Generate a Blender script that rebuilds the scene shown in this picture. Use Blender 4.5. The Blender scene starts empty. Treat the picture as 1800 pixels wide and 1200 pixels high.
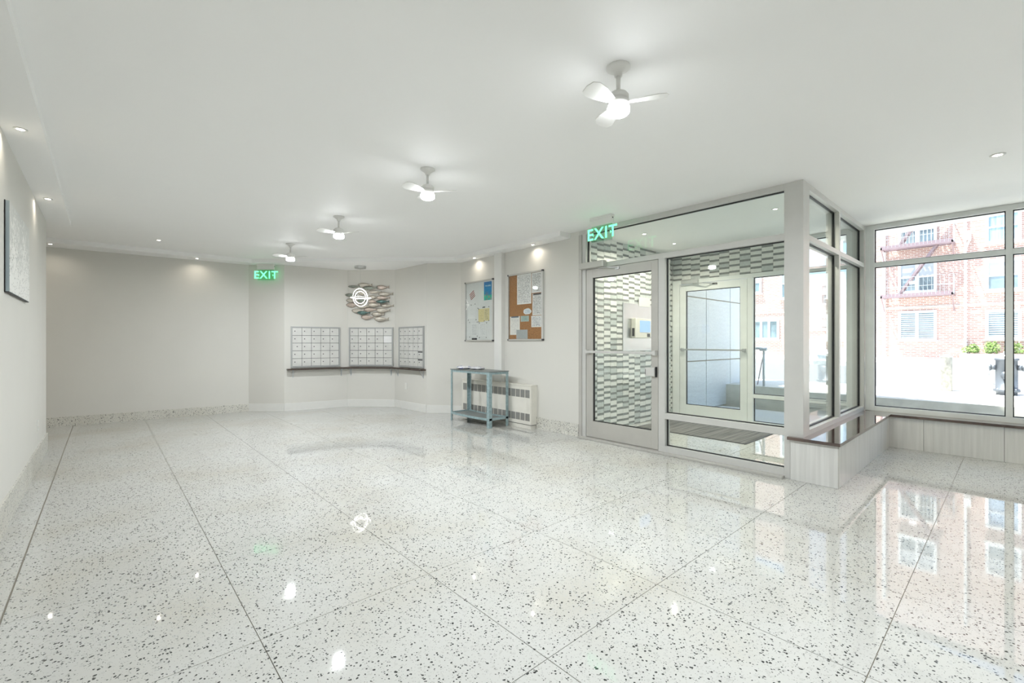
import bpy, bmesh, math, random
from mathutils import Vector, Matrix
random.seed(7)
PI = math.pi
S = bpy.context.scene
COL = S.collection

# ------------------------------------------------------------------ camera
cam_d = bpy.data.cameras.new('camera'); cam = bpy.data.objects.new('camera', cam_d); COL.objects.link(cam)
cam.location = (0, 0, 1.25); cam.rotation_euler = (PI/2, 0, -math.radians(42.0))
cam_d.sensor_width = 36; cam_d.lens = 796/1800*36; cam_d.shift_y = 1/1800
cam_d.clip_start = 0.02; cam_d.clip_end = 400
S.camera = cam
# ------------------------------------------------------------------ world, sun, exposure
S.view_settings.view_transform = 'Standard'; S.view_settings.look = 'None'
S.view_settings.exposure = 0.78; S.view_settings.gamma = 1.0; S.view_settings.use_curve_mapping = False
SKY = 0.33; SUN = 10.5; FAN_W = 19.5; DOWN_W = 0.45
SUN_EL = math.radians(70); SUN_H = Vector((0.6, -0.8))      # horizontal direction the light travels
world = bpy.data.worlds.new('world'); S.world = world; world.use_nodes = True
wn = world.node_tree; wn.nodes.clear()
sky = wn.nodes.new('ShaderNodeTexSky'); sky.sky_type = 'NISHITA'; sky.sun_disc = False
sky.sun_elevation = SUN_EL; sky.sun_rotation = math.atan2(-SUN_H.x, -SUN_H.y)
sky.air_density = 1.0; sky.dust_density = 2.5; sky.ozone_density = 1.0
bg = wn.nodes.new('ShaderNodeBackground'); bg.inputs[1].default_value = SKY
wo = wn.nodes.new('ShaderNodeOutputWorld')
wn.links.new(sky.outputs[0], bg.inputs[0]); wn.links.new(bg.outputs[0], wo.inputs[0])
sd = bpy.data.lights.new('sun', 'SUN'); sd.energy = SUN; sd.angle = math.radians(0.6); sd.color = (1, .96, .9)
so = bpy.data.objects.new('sun', sd); COL.objects.link(so)
dv = Vector((SUN_H.x*math.cos(SUN_EL), SUN_H.y*math.cos(SUN_EL), -math.sin(SUN_EL)))
so.rotation_euler = dv.to_track_quat('-Z', 'Y').to_euler(); so.location = (0, 0, 20)

# ------------------------------------------------------------------ materials
def newmat(name):
    m = bpy.data.materials.new(name); m.use_nodes = True
    nt = m.node_tree; nt.nodes.clear()
    b = nt.nodes.new('ShaderNodeBsdfPrincipled'); o = nt.nodes.new('ShaderNodeOutputMaterial')
    nt.links.new(b.outputs[0], o.inputs[0])
    return m, nt, b
def N(nt, t, **k):
    n = nt.nodes.new(t)
    for a, v in k.items():
        if a.startswith('i_'):
            n.inputs[a[2:].replace('_', ' ')].default_value = v
        else: setattr(n, a, v)
    return n
def plain(name, c, rough=.5, metal=0., noise=.03, scale=8., bump=0., coat=0.):
    m, nt, b = newmat(name)
    b.inputs['Roughness'].default_value = rough; b.inputs['Metallic'].default_value = metal
    if coat: b.inputs['Coat Weight'].default_value = coat; b.inputs['Coat Roughness'].default_value = .05
    tc = N(nt, 'ShaderNodeNewGeometry'); nz = N(nt, 'ShaderNodeTexNoise'); nz.inputs['Scale'].default_value = scale
    nz.inputs['Detail'].default_value = 4
    nt.links.new(tc.outputs['Position'], nz.inputs['Vector'])
    cr = N(nt, 'ShaderNodeValToRGB')
    cr.color_ramp.elements[0].position = .3; cr.color_ramp.elements[1].position = .7
    cr.color_ramp.elements[0].color = tuple(max(0, x*(1-noise)) for x in c[:3])+(1,)
    cr.color_ramp.elements[1].color = tuple(min(1, x*(1+noise)) for x in c[:3])+(1,)
    nt.links.new(nz.outputs[0], cr.inputs[0]); nt.links.new(cr.outputs[0], b.inputs['Base Color'])
    if bump:
        bp = N(nt, 'ShaderNodeBump'); bp.inputs['Strength'].default_value = bump; bp.inputs['Distance'].default_value = .004
        n2 = N(nt, 'ShaderNodeTexNoise'); n2.inputs['Scale'].default_value = scale*12; n2.inputs['Detail'].default_value = 3
        nt.links.new(tc.outputs['Position'], n2.inputs['Vector'])
        nt.links.new(n2.outputs[0], bp.inputs['Height']); nt.links.new(bp.outputs[0], b.inputs['Normal'])
    return m
def emis(name, c, s):
    m, nt, b = newmat(name)
    b.inputs['Base Color'].default_value = c+(1,); b.inputs['Emission Color'].default_value = c+(1,)
    b.inputs['Emission Strength'].default_value = s
    return m
def mixrgb(nt, fac, a, b2):
    mx = N(nt, 'ShaderNodeMix'); mx.data_type = 'RGBA'
    for sock, v in ((mx.inputs[0], fac), (mx.inputs[6], a), (mx.inputs[7], b2)):
        if isinstance(v, (int, float)): sock.default_value = v
        elif isinstance(v, tuple): sock.default_value = v+(1,) if len(v) == 3 else v
        else: nt.links.new(v, sock)
    return mx.outputs[2]
def mth(nt, op, a, b2=None):
    n = N(nt, 'ShaderNodeMath', operation=op)
    for i, v in enumerate((a, b2)):
        if v is None: continue
        if isinstance(v, (int, float)): n.inputs[i].default_value = v
        else: nt.links.new(v, n.inputs[i])
    return n.outputs[0]

def terrazzo(name, base=(.575, .58, .555), rough=.032, warm=(.47, .44, .355), dens=.46):
    m, nt, b = newmat(name)
    g = N(nt, 'ShaderNodeNewGeometry')
    wz = N(nt, 'ShaderNodeTexNoise'); wz.inputs['Scale'].default_value = 40; wz.inputs['Detail'].default_value = 2
    nt.links.new(g.outputs['Position'], wz.inputs['Vector'])
    off = N(nt, 'ShaderNodeVectorMath', operation='SCALE'); off.inputs['Scale'].default_value = .018
    nt.links.new(wz.outputs['Color'], off.inputs[0])
    ad = N(nt, 'ShaderNodeVectorMath', operation='ADD'); nt.links.new(g.outputs['Position'], ad.inputs[0]); nt.links.new(off.outputs[0], ad.inputs[1])
    big = N(nt, 'ShaderNodeTexNoise'); big.inputs['Scale'].default_value = 1.1; big.inputs['Detail'].default_value = 3
    nt.links.new(g.outputs['Position'], big.inputs['Vector'])
    bfac = N(nt, 'ShaderNodeMapRange'); bfac.inputs[1].default_value = .45; bfac.inputs[2].default_value = .75; bfac.inputs[4].default_value = .6
    nt.links.new(big.outputs[0], bfac.inputs[0])
    col = mixrgb(nt, bfac.outputs[0], base, warm)
    def layer(col, scale, pick, rmax, c, feat='F1'):
        v = N(nt, 'ShaderNodeTexVoronoi'); v.inputs['Scale'].default_value = scale; v.inputs['Randomness'].default_value = 1
        nt.links.new(ad.outputs[0], v.inputs['Vector'])
        sp = N(nt, 'ShaderNodeSeparateColor'); nt.links.new(v.outputs['Color'], sp.inputs[0])
        sel = mth(nt, 'LESS_THAN', sp.outputs[0], pick)
        rad = mth(nt, 'MULTIPLY', sp.outputs[1], rmax)
        ins = mth(nt, 'LESS_THAN', v.outputs['Distance'], rad)
        f = mth(nt, 'MULTIPLY', sel, ins)
        return mixrgb(nt, f, col, c)
    col = layer(col, 50, .7, .42, tuple(x*.9 for x in base))
    col = layer(col, 105, .4, .46, (.50, .50, .47))
    col = layer(col, 88, dens, .50, (.045, .047, .045))
    col = layer(col, 170, .32, .45, (.25, .25, .24))
    nt.links.new(col, b.inputs['Base Color'])
    b.inputs['Roughness'].default_value = rough; b.inputs['IOR'].default_value = 1.55
    return m

def glassmat(name, tint=(.93, .965, .955), ior=1.5):
    m = bpy.data.materials.new(name); m.use_nodes = True; nt = m.node_tree; nt.nodes.clear()
    t = N(nt, 'ShaderNodeBsdfTransparent'); t.inputs[0].default_value = tint+(1,)
    gl = N(nt, 'ShaderNodeBsdfGlossy'); gl.inputs['Roughness'].default_value = .01
    fr = N(nt, 'ShaderNodeFresnel'); ge = N(nt, 'ShaderNodeNewGeometry')
    nt.links.new(mth(nt, 'ADD', mth(nt, 'MULTIPLY', ge.outputs['Backfacing'], 1/ior-ior), ior), fr.inputs[0])   # no refraction: same reflectance from both faces
    mx = N(nt, 'ShaderNodeMixShader'); o = N(nt, 'ShaderNodeOutputMaterial')
    nt.links.new(fr.outputs[0], mx.inputs[0]); nt.links.new(t.outputs[0], mx.inputs[1]); nt.links.new(gl.outputs[0], mx.inputs[2])
    nt.links.new(mx.outputs[0], o.inputs[0])
    return m

def brickmat(name, c1, c2, mortar):
    m, nt, b = newmat(name)
    g = N(nt, 'ShaderNodeNewGeometry'); sp = N(nt, 'ShaderNodeSeparateXYZ'); nt.links.new(g.outputs['Position'], sp.inputs[0])
    su = mth(nt, 'ADD', sp.outputs[0], sp.outputs[1])
    cb = N(nt, 'ShaderNodeCombineXYZ'); nt.links.new(su, cb.inputs[0]); nt.links.new(sp.outputs[2], cb.inputs[1])
    br = N(nt, 'ShaderNodeTexBrick'); br.inputs['Scale'].default_value = 1
    br.inputs['Brick Width'].default_value = .235; br.inputs['Row Height'].default_value = .085; br.inputs['Mortar Size'].default_value = .012
    br.inputs['Color1'].default_value = c1+(1,); br.inputs['Color2'].default_value = c2+(1,); br.inputs['Mortar'].default_value = mortar+(1,)
    nt.links.new(cb.outputs[0], br.inputs['Vector'])
    nt.links.new(br.outputs[0], b.inputs['Base Color'])
    bp = N(nt, 'ShaderNodeBump'); bp.invert = True; bp.inputs['Strength'].default_value = .6; bp.inputs['Distance'].default_value = .01
    nt.links.new(br.outputs['Fac'], bp.inputs['Height']); nt.links.new(bp.outputs[0], b.inputs['Normal'])
    b.inputs['Roughness'].default_value = .85
    return m

def grained(name, c1, c2, stretch=(40, 40, 2), rough=.3, noise_scale=1., coat=0.):
    m, nt, b = newmat(name)
    g = N(nt, 'ShaderNodeNewGeometry'); mp = N(nt, 'ShaderNodeVectorMath', operation='MULTIPLY'); mp.inputs[1].default_value = stretch
    nt.links.new(g.outputs['Position'], mp.inputs[0])
    nz = N(nt, 'ShaderNodeTexNoise'); nz.inputs['Scale'].default_value = noise_scale; nz.inputs['Detail'].default_value = 6; nz.inputs['Distortion'].default_value = .3
    nt.links.new(mp.outputs[0], nz.inputs['Vector'])
    cr = N(nt, 'ShaderNodeValToRGB'); cr.color_ramp.elements[0].position = .35; cr.color_ramp.elements[1].position = .65
    cr.color_ramp.elements[0].color = c1+(1,); cr.color_ramp.elements[1].color = c2+(1,)
    nt.links.new(nz.outputs[0], cr.inputs[0]); nt.links.new(cr.outputs[0], b.inputs['Base Color'])
    b.inputs['Roughness'].default_value = rough
    if coat: b.inputs['Coat Weight'].default_value = coat; b.inputs['Coat Roughness'].default_value = .03
    return m

def printed(name, paper, ink, rows=60., dens=.5, head=None, margin=.1):
    """flat print: rows of text made of short dashes, on generated coordinates (y along the sheet, z up)"""
    m, nt, b = newmat(name); b.inputs['Roughness'].default_value = .5
    tc = N(nt, 'ShaderNodeTexCoord'); sp = N(nt, 'ShaderNodeSeparateXYZ'); nt.links.new(tc.outputs['Generated'], sp.inputs[0])
    row = mth(nt, 'FRACT', mth(nt, 'MULTIPLY', sp.outputs[2], rows/2)); on = mth(nt, 'LESS_THAN', row, .5)
    rid = mth(nt, 'FLOOR', mth(nt, 'MULTIPLY', sp.outputs[2], rows/2))
    cb = N(nt, 'ShaderNodeCombineXYZ'); nt.links.new(mth(nt, 'MULTIPLY', sp.outputs[1], 34.), cb.inputs[0]); nt.links.new(mth(nt, 'MULTIPLY', rid, 7.31), cb.inputs[1])
    nz = N(nt, 'ShaderNodeTexNoise'); nz.inputs['Scale'].default_value = 1; nz.inputs['Detail'].default_value = 1; nt.links.new(cb.outputs[0], nz.inputs['Vector'])
    w = mth(nt, 'LESS_THAN', nz.outputs[0], dens)
    my = mth(nt, 'LESS_THAN', mth(nt, 'ABSOLUTE', mth(nt, 'SUBTRACT', sp.outputs[1], .5)), .5-margin)
    mz = mth(nt, 'LESS_THAN', mth(nt, 'ABSOLUTE', mth(nt, 'SUBTRACT', sp.outputs[2], .5)), .5-margin*.7)
    f = mth(nt, 'MULTIPLY', mth(nt, 'MULTIPLY', on, w), mth(nt, 'MULTIPLY', my, mz))
    c = mixrgb(nt, f, paper, ink)
    if head:
        hf = mth(nt, 'MULTIPLY', mth(nt, 'GREATER_THAN', sp.outputs[2], head[0]), my)
        c = mixrgb(nt, hf, c, head[1])
    nt.links.new(c, b.inputs['Base Color'])
    return m

M = {}
M['wall'] = plain('painted_wall', (.715, .705, .66), .55, noise=.012, scale=2, bump=.06)
M['ceil'] = plain('painted_ceiling', (.95, .95, .94), .6, noise=.008, scale=2)
M['white'] = plain('white_paint', (.80, .80, .77), .4, noise=.015)
M['terr'] = terrazzo('terrazzo_floor')
M['terrb'] = terrazzo('terrazzo_base', base=(.70, .69, .63), rough=.3, dens=.5)
M['joint'] = plain('joint_strip', (.30, .28, .23), .4, .3)
M['jdark'] = plain('dark_joint', (.06, .07, .06), .5)
M['alu'] = plain('satin_aluminium_frame', (.63, .63, .605), .4, .15, noise=.02)
M['alud'] = plain('door_aluminium', (.53, .52, .485), .36, .2, noise=.03)
M['alug'] = plain('outer_aluminium', (.85, .88, .86), .4, .05)
M['steel'] = plain('brushed_steel', (.62, .63, .63), .3, .9)
M['black'] = plain('black_rubber', (.012, .013, .014), .5)
M['dark'] = plain('dark_plastic', (.06, .06, .065), .45)
M['glass'] = glassmat('clear_glass')
M['bglass'] = glassmat('case_glass', (.985, .99, .985), 1.32)
M['acryl'] = glassmat('acrylic_sheet', (.72, .93, .80))
M['tileL'] = plain('pale_tile', (.82, .83, .80), .12, scale=25, noise=.05)
M['tileM'] = plain('grey_tile', (.58, .62, .61), .1, scale=25, noise=.08)
M['tileD'] = plain('charcoal_tile', (.26, .275, .27), .1, scale=25, noise=.1)
M['grout'] = plain('tile_grout', (.5, .5, .47), .8)
M['ledge'] = grained('polished_brown_ledge', (.055, .035, .03), (.12, .08, .065), (6, 6, 6), .06, coat=.6)
M['clad'] = grained('white_grain_cladding', (.66, .66, .635), (.75, .75, .725), (30, 30, 1.2), .25)
M['blue'] = plain('weathered_blue_metal', (.33, .44, .46), .5, .15, noise=.18, scale=30)
M['blued'] = plain('dark_table_top', (.22, .24, .235), .4, .2, noise=.1, scale=20)
M['rad'] = plain('radiator_enamel', (.80, .78, .71), .4)
M['vent'] = plain('radiator_grille_steel', (.36, .36, .34), .5, .3)
M['cork'] = plain('cork', (.38, .185, .07), .8, noise=.25, scale=60)
M['wb'] = plain('whiteboard_enamel', (.72, .74, .73), .15)
M['mail'] = plain('mailbox_aluminium', (.70, .70, .675), .38, .2, noise=.05, scale=6)
M['mailf'] = plain('mailbox_frame', (.46, .47, .47), .4, .3)
M['shelf'] = plain('dark_walnut_shelf', (.06, .04, .032), .35)
M['lamp'] = emis('lit_lamp', (.95, .975, 1), 24.)
M['lampw'] = emis('lit_downlight', (1, .93, .82), 9.)
M['led'] = emis('led_strip', (1, .97, .92), 5.)
M['green'] = emis('exit_green', (.16, 1., .42), 1.05)
M['conc'] = plain('concrete', (.64, .625, .57), .85, noise=.12, scale=5, bump=.3)
M['side'] = plain('sidewalk_concrete', (.62, .61, .58), .85, noise=.06, scale=2)
M['asph'] = plain('worn_asphalt', (.16, .164, .168), .9, noise=.08, scale=3)
M['stone'] = plain('speckled_granite', (.78, .79, .80), .35, noise=.22, scale=60)
M['sjoint'] = plain('tan_stone_joint', (.42, .36, .29), .9)
M['brick'] = brickmat('red_brick', (.46, .26, .22), (.58, .36, .31), (.74, .68, .65))
M['pale'] = plain('pale_render', (.78, .80, .82), .8)
M['wpaint'] = plain('white_window_paint', (.85, .85, .85), .5)
M['iron'] = plain('painted_iron', (.30, .22, .24), .5, .2)
M['pane'] = plain('far_window_glass', (.22, .28, .32), .05, noise=.3, scale=1.5)
M['blind'] = plain('pale_blind', (.50, .54, .58), .6)
M['curt'] = grained('blue_curtain', (.22, .33, .48), (.42, .55, .70), (6, 14, .5), .7)
M['leaf'] = plain('shrub_leaf', (.17, .26, .07), .6, noise=.5, scale=9)
M['galv'] = plain('galvanised_pipe', (.55, .58, .60), .4, .5)
M['hyd'] = plain('hydrant_iron', (.13, .145, .17), .45, .3)
M['silver'] = plain('silver_cap', (.75, .76, .78), .35, .6)
M['boll'] = plain('chipped_bollard_paint', (.40, .385, .35), .7, noise=.25, scale=22)
M['mat'] = grained('striped_grey_doormat', (.10, .10, .095), (.25, .24, .225), (1.2, 30, 1), .9)
M['fishP'] = plain('pale_fish_glaze', (.60, .56, .49), .3, .2, noise=.1, scale=30)
M['fishK'] = plain('blush_fish_glaze', (.60, .51, .45), .3, .2, noise=.1, scale=30)
M['fishG'] = plain('grey_green_fish_glaze', (.26, .29, .25), .3, .3, noise=.25, scale=30)
M['fishT'] = plain('teal_fish_glaze', (.11, .19, .18), .3, .3, noise=.3, scale=30)
M['fishr'] = plain('bronze_rim', (.22, .17, .13), .4, .6)

# ------------------------------------------------------------------ mesh helpers
ORG = {}
class Basis:
    def __init__(s, o=(0, 0), t=(1, 0), n=None):
        s.o = Vector(o); s.t = Vector(t).normalized(); s.n = Vector(n).normalized() if n else Vector((-s.t.y, s.t.x))
    def __call__(s, a, b, z):
        p = s.o + s.t*a + s.n*b
        return (p.x, p.y, z)
ID = Basis()
class MB:
    def __init__(s): s.v = []; s.f = []; s.sm = []
    def add(s, vs, fs, smooth=False):
        k = len(s.v); s.v += [tuple(v) for v in vs]; s.f += [tuple(i+k for i in f) for f in fs]; s.sm += [smooth]*len(fs); return s
    def box(s, a0, a1, b0, b1, z0, z1, B=ID):
        a0, a1 = min(a0, a1), max(a0, a1); b0, b1 = min(b0, b1), max(b0, b1)
        vs = [B(a, b, z) for z in (z0, z1) for (a, b) in ((a0, b0), (a1, b0), (a1, b1), (a0, b1))]
        return s.add(vs, [(3, 2, 1, 0), (4, 5, 6, 7), (0, 1, 5, 4), (1, 2, 6, 5), (2, 3, 7, 6), (3, 0, 4, 7)])
    def poly(s, pts, z0, z1):
        n = len(pts)
        ar = sum(pts[i][0]*pts[(i+1) % n][1]-pts[(i+1) % n][0]*pts[i][1] for i in range(n))
        if ar < 0: pts = pts[::-1]
        vs = [(p[0], p[1], z0) for p in pts]+[(p[0], p[1], z1) for p in pts]
        fs = [tuple(range(n))[::-1], tuple(range(n, 2*n))]+[(i, (i+1) % n, (i+1) % n+n, i+n) for i in range(n)]
        return s.add(vs, fs)
    def vpoly(s, pts, b0, b1, B=ID):
        """polygon given as (along, z), extruded between offsets b0 and b1"""
        n = len(pts)
        vs = [B(p[0], b0, p[1]) for p in pts]+[B(p[0], b1, p[1]) for p in pts]
        fs = [tuple(range(n)), tuple(range(n, 2*n))[::-1]]+[(i, i+n, (i+1) % n+n, (i+1) % n) for i in range(n)]
        return s.add(vs, fs)
    def lathe(s, prof, x, y, seg=24, smooth=True):
        """prof: list of (r, z)"""
        vs = []; fs = []
        for r, z in prof:
            for i in range(seg):
                a = 2*PI*i/seg; vs.append((x+r*math.cos(a), y+r*math.sin(a), z))
        for j in range(len(prof)-1):
            for i in range(seg):
                k = (i+1) % seg; fs.append((j*seg+i, j*seg+k, (j+1)*seg+k, (j+1)*seg+i))
        fs.append(tuple(range(seg))[::-1]); fs.append(tuple(range((len(prof)-1)*seg, len(prof)*seg)))
        return s.add(vs, fs, smooth)
    def tube(s, pts, r, seg=8, smooth=True, closed=False):
        pts = [Vector(p) for p in pts]; n = len(pts); vs = []; fs = []
        for i, p in enumerate(pts):
            if closed: d = pts[(i+1) % n]-pts[i-1]
            else: d = pts[min(i+1, n-1)]-pts[max(i-1, 0)]
            d.normalize(); u = d.orthogonal() if abs(d.z) > .9 else d.cross(Vector((0, 0, 1))); u.normalize(); w = d.cross(u)
            for k in range(seg):
                a = 2*PI*k/seg; vs.append(p+u*math.cos(a)*r+w*math.sin(a)*r)
        m = n if closed else n-1
        for i in range(m):
            j = (i+1) % n
            for k in range(seg):
                l = (k+1) % seg; fs.append((i*seg+k, i*seg+l, j*seg+l, j*seg+k))
        if not closed: fs.append(tuple(range(seg))[::-1]); fs.append(tuple(range((n-1)*seg, n*seg)))
        return s.add(vs, fs, smooth)
    def bar(s, p, q, w, h=None):
        """square bar between two points"""
        h = h or w; p = Vector(p); q = Vector(q); d = (q-p).normalized()
        u = Vector((0, 0, 1)).cross(d); u = Vector((1, 0, 0)) if u.length < 1e-4 else u.normalized(); v = d.cross(u)
        vs = [c+u*a*w/2+v*b*h/2 for c in (p, q) for a, b in ((-1, -1), (1, -1), (1, 1), (-1, 1))]
        return s.add(vs, [(3, 2, 1, 0), (4, 5, 6, 7), (0, 1, 5, 4), (1, 2, 6, 5), (2, 3, 7, 6), (3, 0, 4, 7)])
    def build(s, name, mat, parent=None, bevel=0):
        xs = [v[0] for v in s.v]; ys = [v[1] for v in s.v]; zs = [v[2] for v in s.v]
        o = Vector(((min(xs)+max(xs))/2, (min(ys)+max(ys))/2, min(zs)))
        me = bpy.data.meshes.new(name); me.from_pydata([tuple(Vector(v)-o) for v in s.v], [], s.f)
        me.polygons.foreach_set('use_smooth', s.sm); me.materials.append(M[mat] if isinstance(mat, str) else mat)
        if bevel:
            bm = bmesh.new(); bm.from_mesh(me)
            bmesh.ops.bevel(bm, geom=bm.edges[:], offset=bevel, segments=2, affect='EDGES', profile=.6); bm.to_mesh(me); bm.free()
        bm = bmesh.new(); bm.from_mesh(me); bmesh.ops.recalc_face_normals(bm, faces=bm.faces[:]); bm.to_mesh(me); bm.free()
        me.update()
        ob = bpy.data.objects.new(name, me); COL.objects.link(ob)
        put(ob, o, parent); return ob
def put(ob, o, parent):
    ORG[ob] = Vector(o)
    if parent is not None: ob.parent = parent; ob.location = Vector(o)-ORG[parent]
    else: ob.location = o
def tag(o, label, cat, group=None, kind=None):
    o['label'] = label; o['category'] = cat
    if group: o['group'] = group
    if kind: o['kind'] = kind
    return o
def thing(name, label, cat, loc=(0, 0, 0), group=None, kind=None):
    o = bpy.data.objects.new(name, None); COL.objects.link(o); o.empty_display_size = .1
    ORG[o] = Vector(loc); o.location = loc
    return tag(o, label, cat, group, kind)
def struct(ob, label, cat): return tag(ob, label, cat, kind='structure')
def copy_tree(o, delta, parent=None):
    c = o.copy(); COL.objects.link(c); ORG[c] = ORG[o]+Vector(delta)
    if parent is not None: c.parent = parent
    else: c.location = Vector(o.location)+Vector(delta)
    for ch in list(o.children): copy_tree(ch, delta, c)
    return c
def text_mesh(name, body, size, ext, mat, parent, P, U, V, W):
    """text with origin P, reading direction U, up V, facing W"""
    cu = bpy.data.curves.new(name, 'FONT'); cu.body = body; cu.size = size; cu.extrude = ext; cu.offset = .0028; cu.space_character = 1.12; cu.align_x = 'CENTER'; cu.align_y = 'CENTER'
    tmp = bpy.data.objects.new(name, cu); COL.objects.link(tmp); bpy.context.view_layer.update()
    me = bpy.data.meshes.new_from_object(tmp.evaluated_get(bpy.context.evaluated_depsgraph_get()))
    COL.objects.unlink(tmp); bpy.data.objects.remove(tmp)
    mt = Matrix((Vector(U), Vector(V), Vector(W))).transposed().to_4x4(); me.transform(mt)
    me.materials.clear(); me.materials.append(M[mat]); ob = bpy.data.objects.new(name, me); COL.objects.link(ob); put(ob, Vector(P), parent)
    return ob
def ring_pts(c, u, v, r, n=48): c = Vector(c); u = Vector(u); v = Vector(v); return [c+u*r*math.cos(2*PI*i/n)+v*r*math.sin(2*PI*i/n) for i in range(n)]

# ================================================================== ROOM SHELL
GX = 4.66; WX = 7.15; SY = 1.27; TY = 3.88; H = 2.71; HS = 2.645
fl = struct(MB().box(-3.1, 7.3, -2.7, 9.8, -.12, -.004).build('floor', 'joint'), 'pale speckled terrazzo lobby floor laid in large slabs', 'floor')
xl = [-3.1, -2.2, -1.17, -.345, .487, 1.30, 2.12, 2.94, 3.755, 4.49, 5.40, 6.28, 7.15]
yl = [-2.6, -1.39, -.51, .37, 1.235, 2.12, 3.0, 3.89, 4.77, 5.65, 6.53, 7.41, 8.29, 9.17, 9.8]
cache = {}
for i in range(len(xl)-1):
    for j in range(len(yl)-1):
        if xl[i+1] < -.5 and yl[j+1] < 7.3: continue
        g0 = .004 if i == 3 else .0017
        g1 = .004 if i == 2 else .0017
        w, d = xl[i+1]-xl[i], yl[j+1]-yl[j]; key = (round(w, 3), round(d, 3), g0, g1)
        x0, y0 = xl[i], yl[j]
        if key in cache:
            src, sx, sy = cache[key]; copy_tree(src, (x0-sx, y0-sy, 0), fl); o = [c for c in fl.children][-1]
            o.location = src.location + Vector((x0-sx, y0-sy, 0))
        else:
            o = MB().box(x0+g0, x0+w-g1, y0+.0017, y0+d-.0017, -.004, 0).build('floor_slab', 'terr', fl)
            cache[key] = (o, x0, y0)
ceil = struct(MB().box(-3.1, 7.3, -2.7, 9.8, H, 2.95).build('ceiling', 'ceil'), 'flat white painted lobby ceiling', 'ceiling')
# walls
struct(MB().box(-.65, -.5, -2.6, 7.5, 0, H).build('wall_left', 'wall'), 'long white left wall ending in a free corner', 'wall')
struct(MB().box(-3.1, -.65, 7.35, 7.5, 0, H).build('wall_left_return', 'wall'), 'white wall behind the free corner of the left wall', 'wall')
struct(MB().box(-3.25, -3.1, 7.35, 9.8, 0, H).build('wall_far_left', 'wall'), 'white end wall of the passage behind the left wall', 'wall')
struct(MB().box(-.5, 7.3, -2.75, -2.6, 0, H).build('wall_rear', 'wall'), 'white wall behind the viewpoint', 'wall')
A0 = (-3.1, 9.70); A1 = (1.94, 9.27); A2 = (2.42, 8.84); A3 = (3.516, 8.683); A4 = (4.18, 8.033); A5 = (4.246, 6.975); A6 = (4.67, 6.50)
def wallseg(name, P, Q, label, th=.12, mat='wall'):
    B = Basis(P, (Q[0]-P[0], Q[1]-P[1])); L = (Vector(Q)-Vector(P)).length
    return struct(MB().box(0, L, 0, th, 0, H, B).build(name, mat), label, 'wall'), B, L
_, BB, LB = wallseg('wall_back', A0, A1, 'wide blank cream wall at the far end of the lobby')
_, B0, L0 = wallseg('wall_diagonal', A1, A2, 'narrow angled wall pier beneath the far exit sign')
_, B1, L1 = wallseg('wall_alcove_left', A2, A3, 'left wall of the mail alcove')
_, B2, L2 = wallseg('wall_alcove_middle', A3, A4, 'middle wall of the mail alcove behind the fish sculpture')
_, B3, L3 = wallseg('wall_alcove_right', A4, A5, 'right wall of the mail alcove')
_, B4, L4 = wallseg('wall_alcove_pier', A5, A6, 'angled white wall pier between mail alcove and whiteboard')
struct(MB().box(GX, GX+.22, 3.85, 6.62, 0, H).build('wall_right', 'wall'), 'white right wall carrying the two notice boards', 'wall')
struct(MB().box(4.59, GX, 5.345, 5.52, 0, HS).build('trim_1', 'white'), 'vertical boxed pipe chase between whiteboard and cork board', 'trim')
# soffits
s1 = struct(MB().box(-.5, -.30, -2.6, 7.70, HS, H).build('trim_2', 'ceil'), 'dropped ceiling band along the left wall', 'soffit')
s2 = struct(MB().poly([(-3.1, 9.15), (-.6, 9.03), (1.93, 9.0), (4.45, 6.42), (4.45, 4.0), (GX, 4.0), (GX, 6.6), (4.5, 8.6), (3.6, 9.2), (1.9, 9.5), (-3.1, 9.8)], HS, H).build('trim_3', 'ceil'), 'stepped ceiling soffit along the back wall, alcove and right wall', 'soffit')
# baseboards
def base(name, P, Q, h, mat, label, n=-.014, a0=0., a1=None):
    B = Basis(P, (Q[0]-P[0], Q[1]-P[1])); L = (Vector(Q)-Vector(P)).length
    return struct(MB().box(a0, L if a1 is None else a1, n, 0, 0, h, B).build(name, mat), label, 'baseboard')
struct(MB().box(-.5, -.485, -2.6, 7.5, 0, .20).build('baseboard_left', 'terrb'), 'terrazzo skirting along the left wall', 'baseboard')
base('baseboard_back', A0, A1, .137, 'terrb', 'speckled terrazzo skirting under the wide back wall', -.02)
base('baseboard_diagonal', A1, A2, .137, 'white', 'white skirting on the pier under the far exit sign')
base('baseboard_alcove_left', A2, A3, .137, 'white', 'white skirting under the left mailboxes')
base('baseboard_alcove_middle', A3, A4, .137, 'white', 'white skirting under the middle mailboxes')
base('baseboard_alcove_right', A4, A5, .137, 'white', 'white skirting under the right mailboxes')
base('baseboard_alcove_pier', A5, A6, .137, 'white', 'white skirting left of the blue table')
# worn terrazzo base at right
mb = MB(); n = 40; y0, y1 = 3.853, 4.63; vs = []; fs = []
for i in range(n+1):
    y = y0+(y1-y0)*i/n; e = .004*math.sin(i*1.7)+random.uniform(-.003, .003)
    vs += [(GX, y, 0), (GX-.024+e, y, 0), (GX-.018+e*.5, y, .05), (GX-.016, y, .166), (GX, y, .166)]
for i in range(n):
    for k in range(4): fs.append((i*5+k, i*5+k+1, (i+1)*5+k+1, (i+1)*5+k))
mb.add(vs, fs); mb.add([vs[j] for j in range(5)]+[vs[n*5+j] for j in range(5)], [(0, 1, 2, 3, 4), (9, 8, 7, 6, 5)])
struct(mb.build('baseboard_right', 'terrb'), 'chipped terrazzo skirting between radiator and glass door', 'baseboard')

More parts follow.
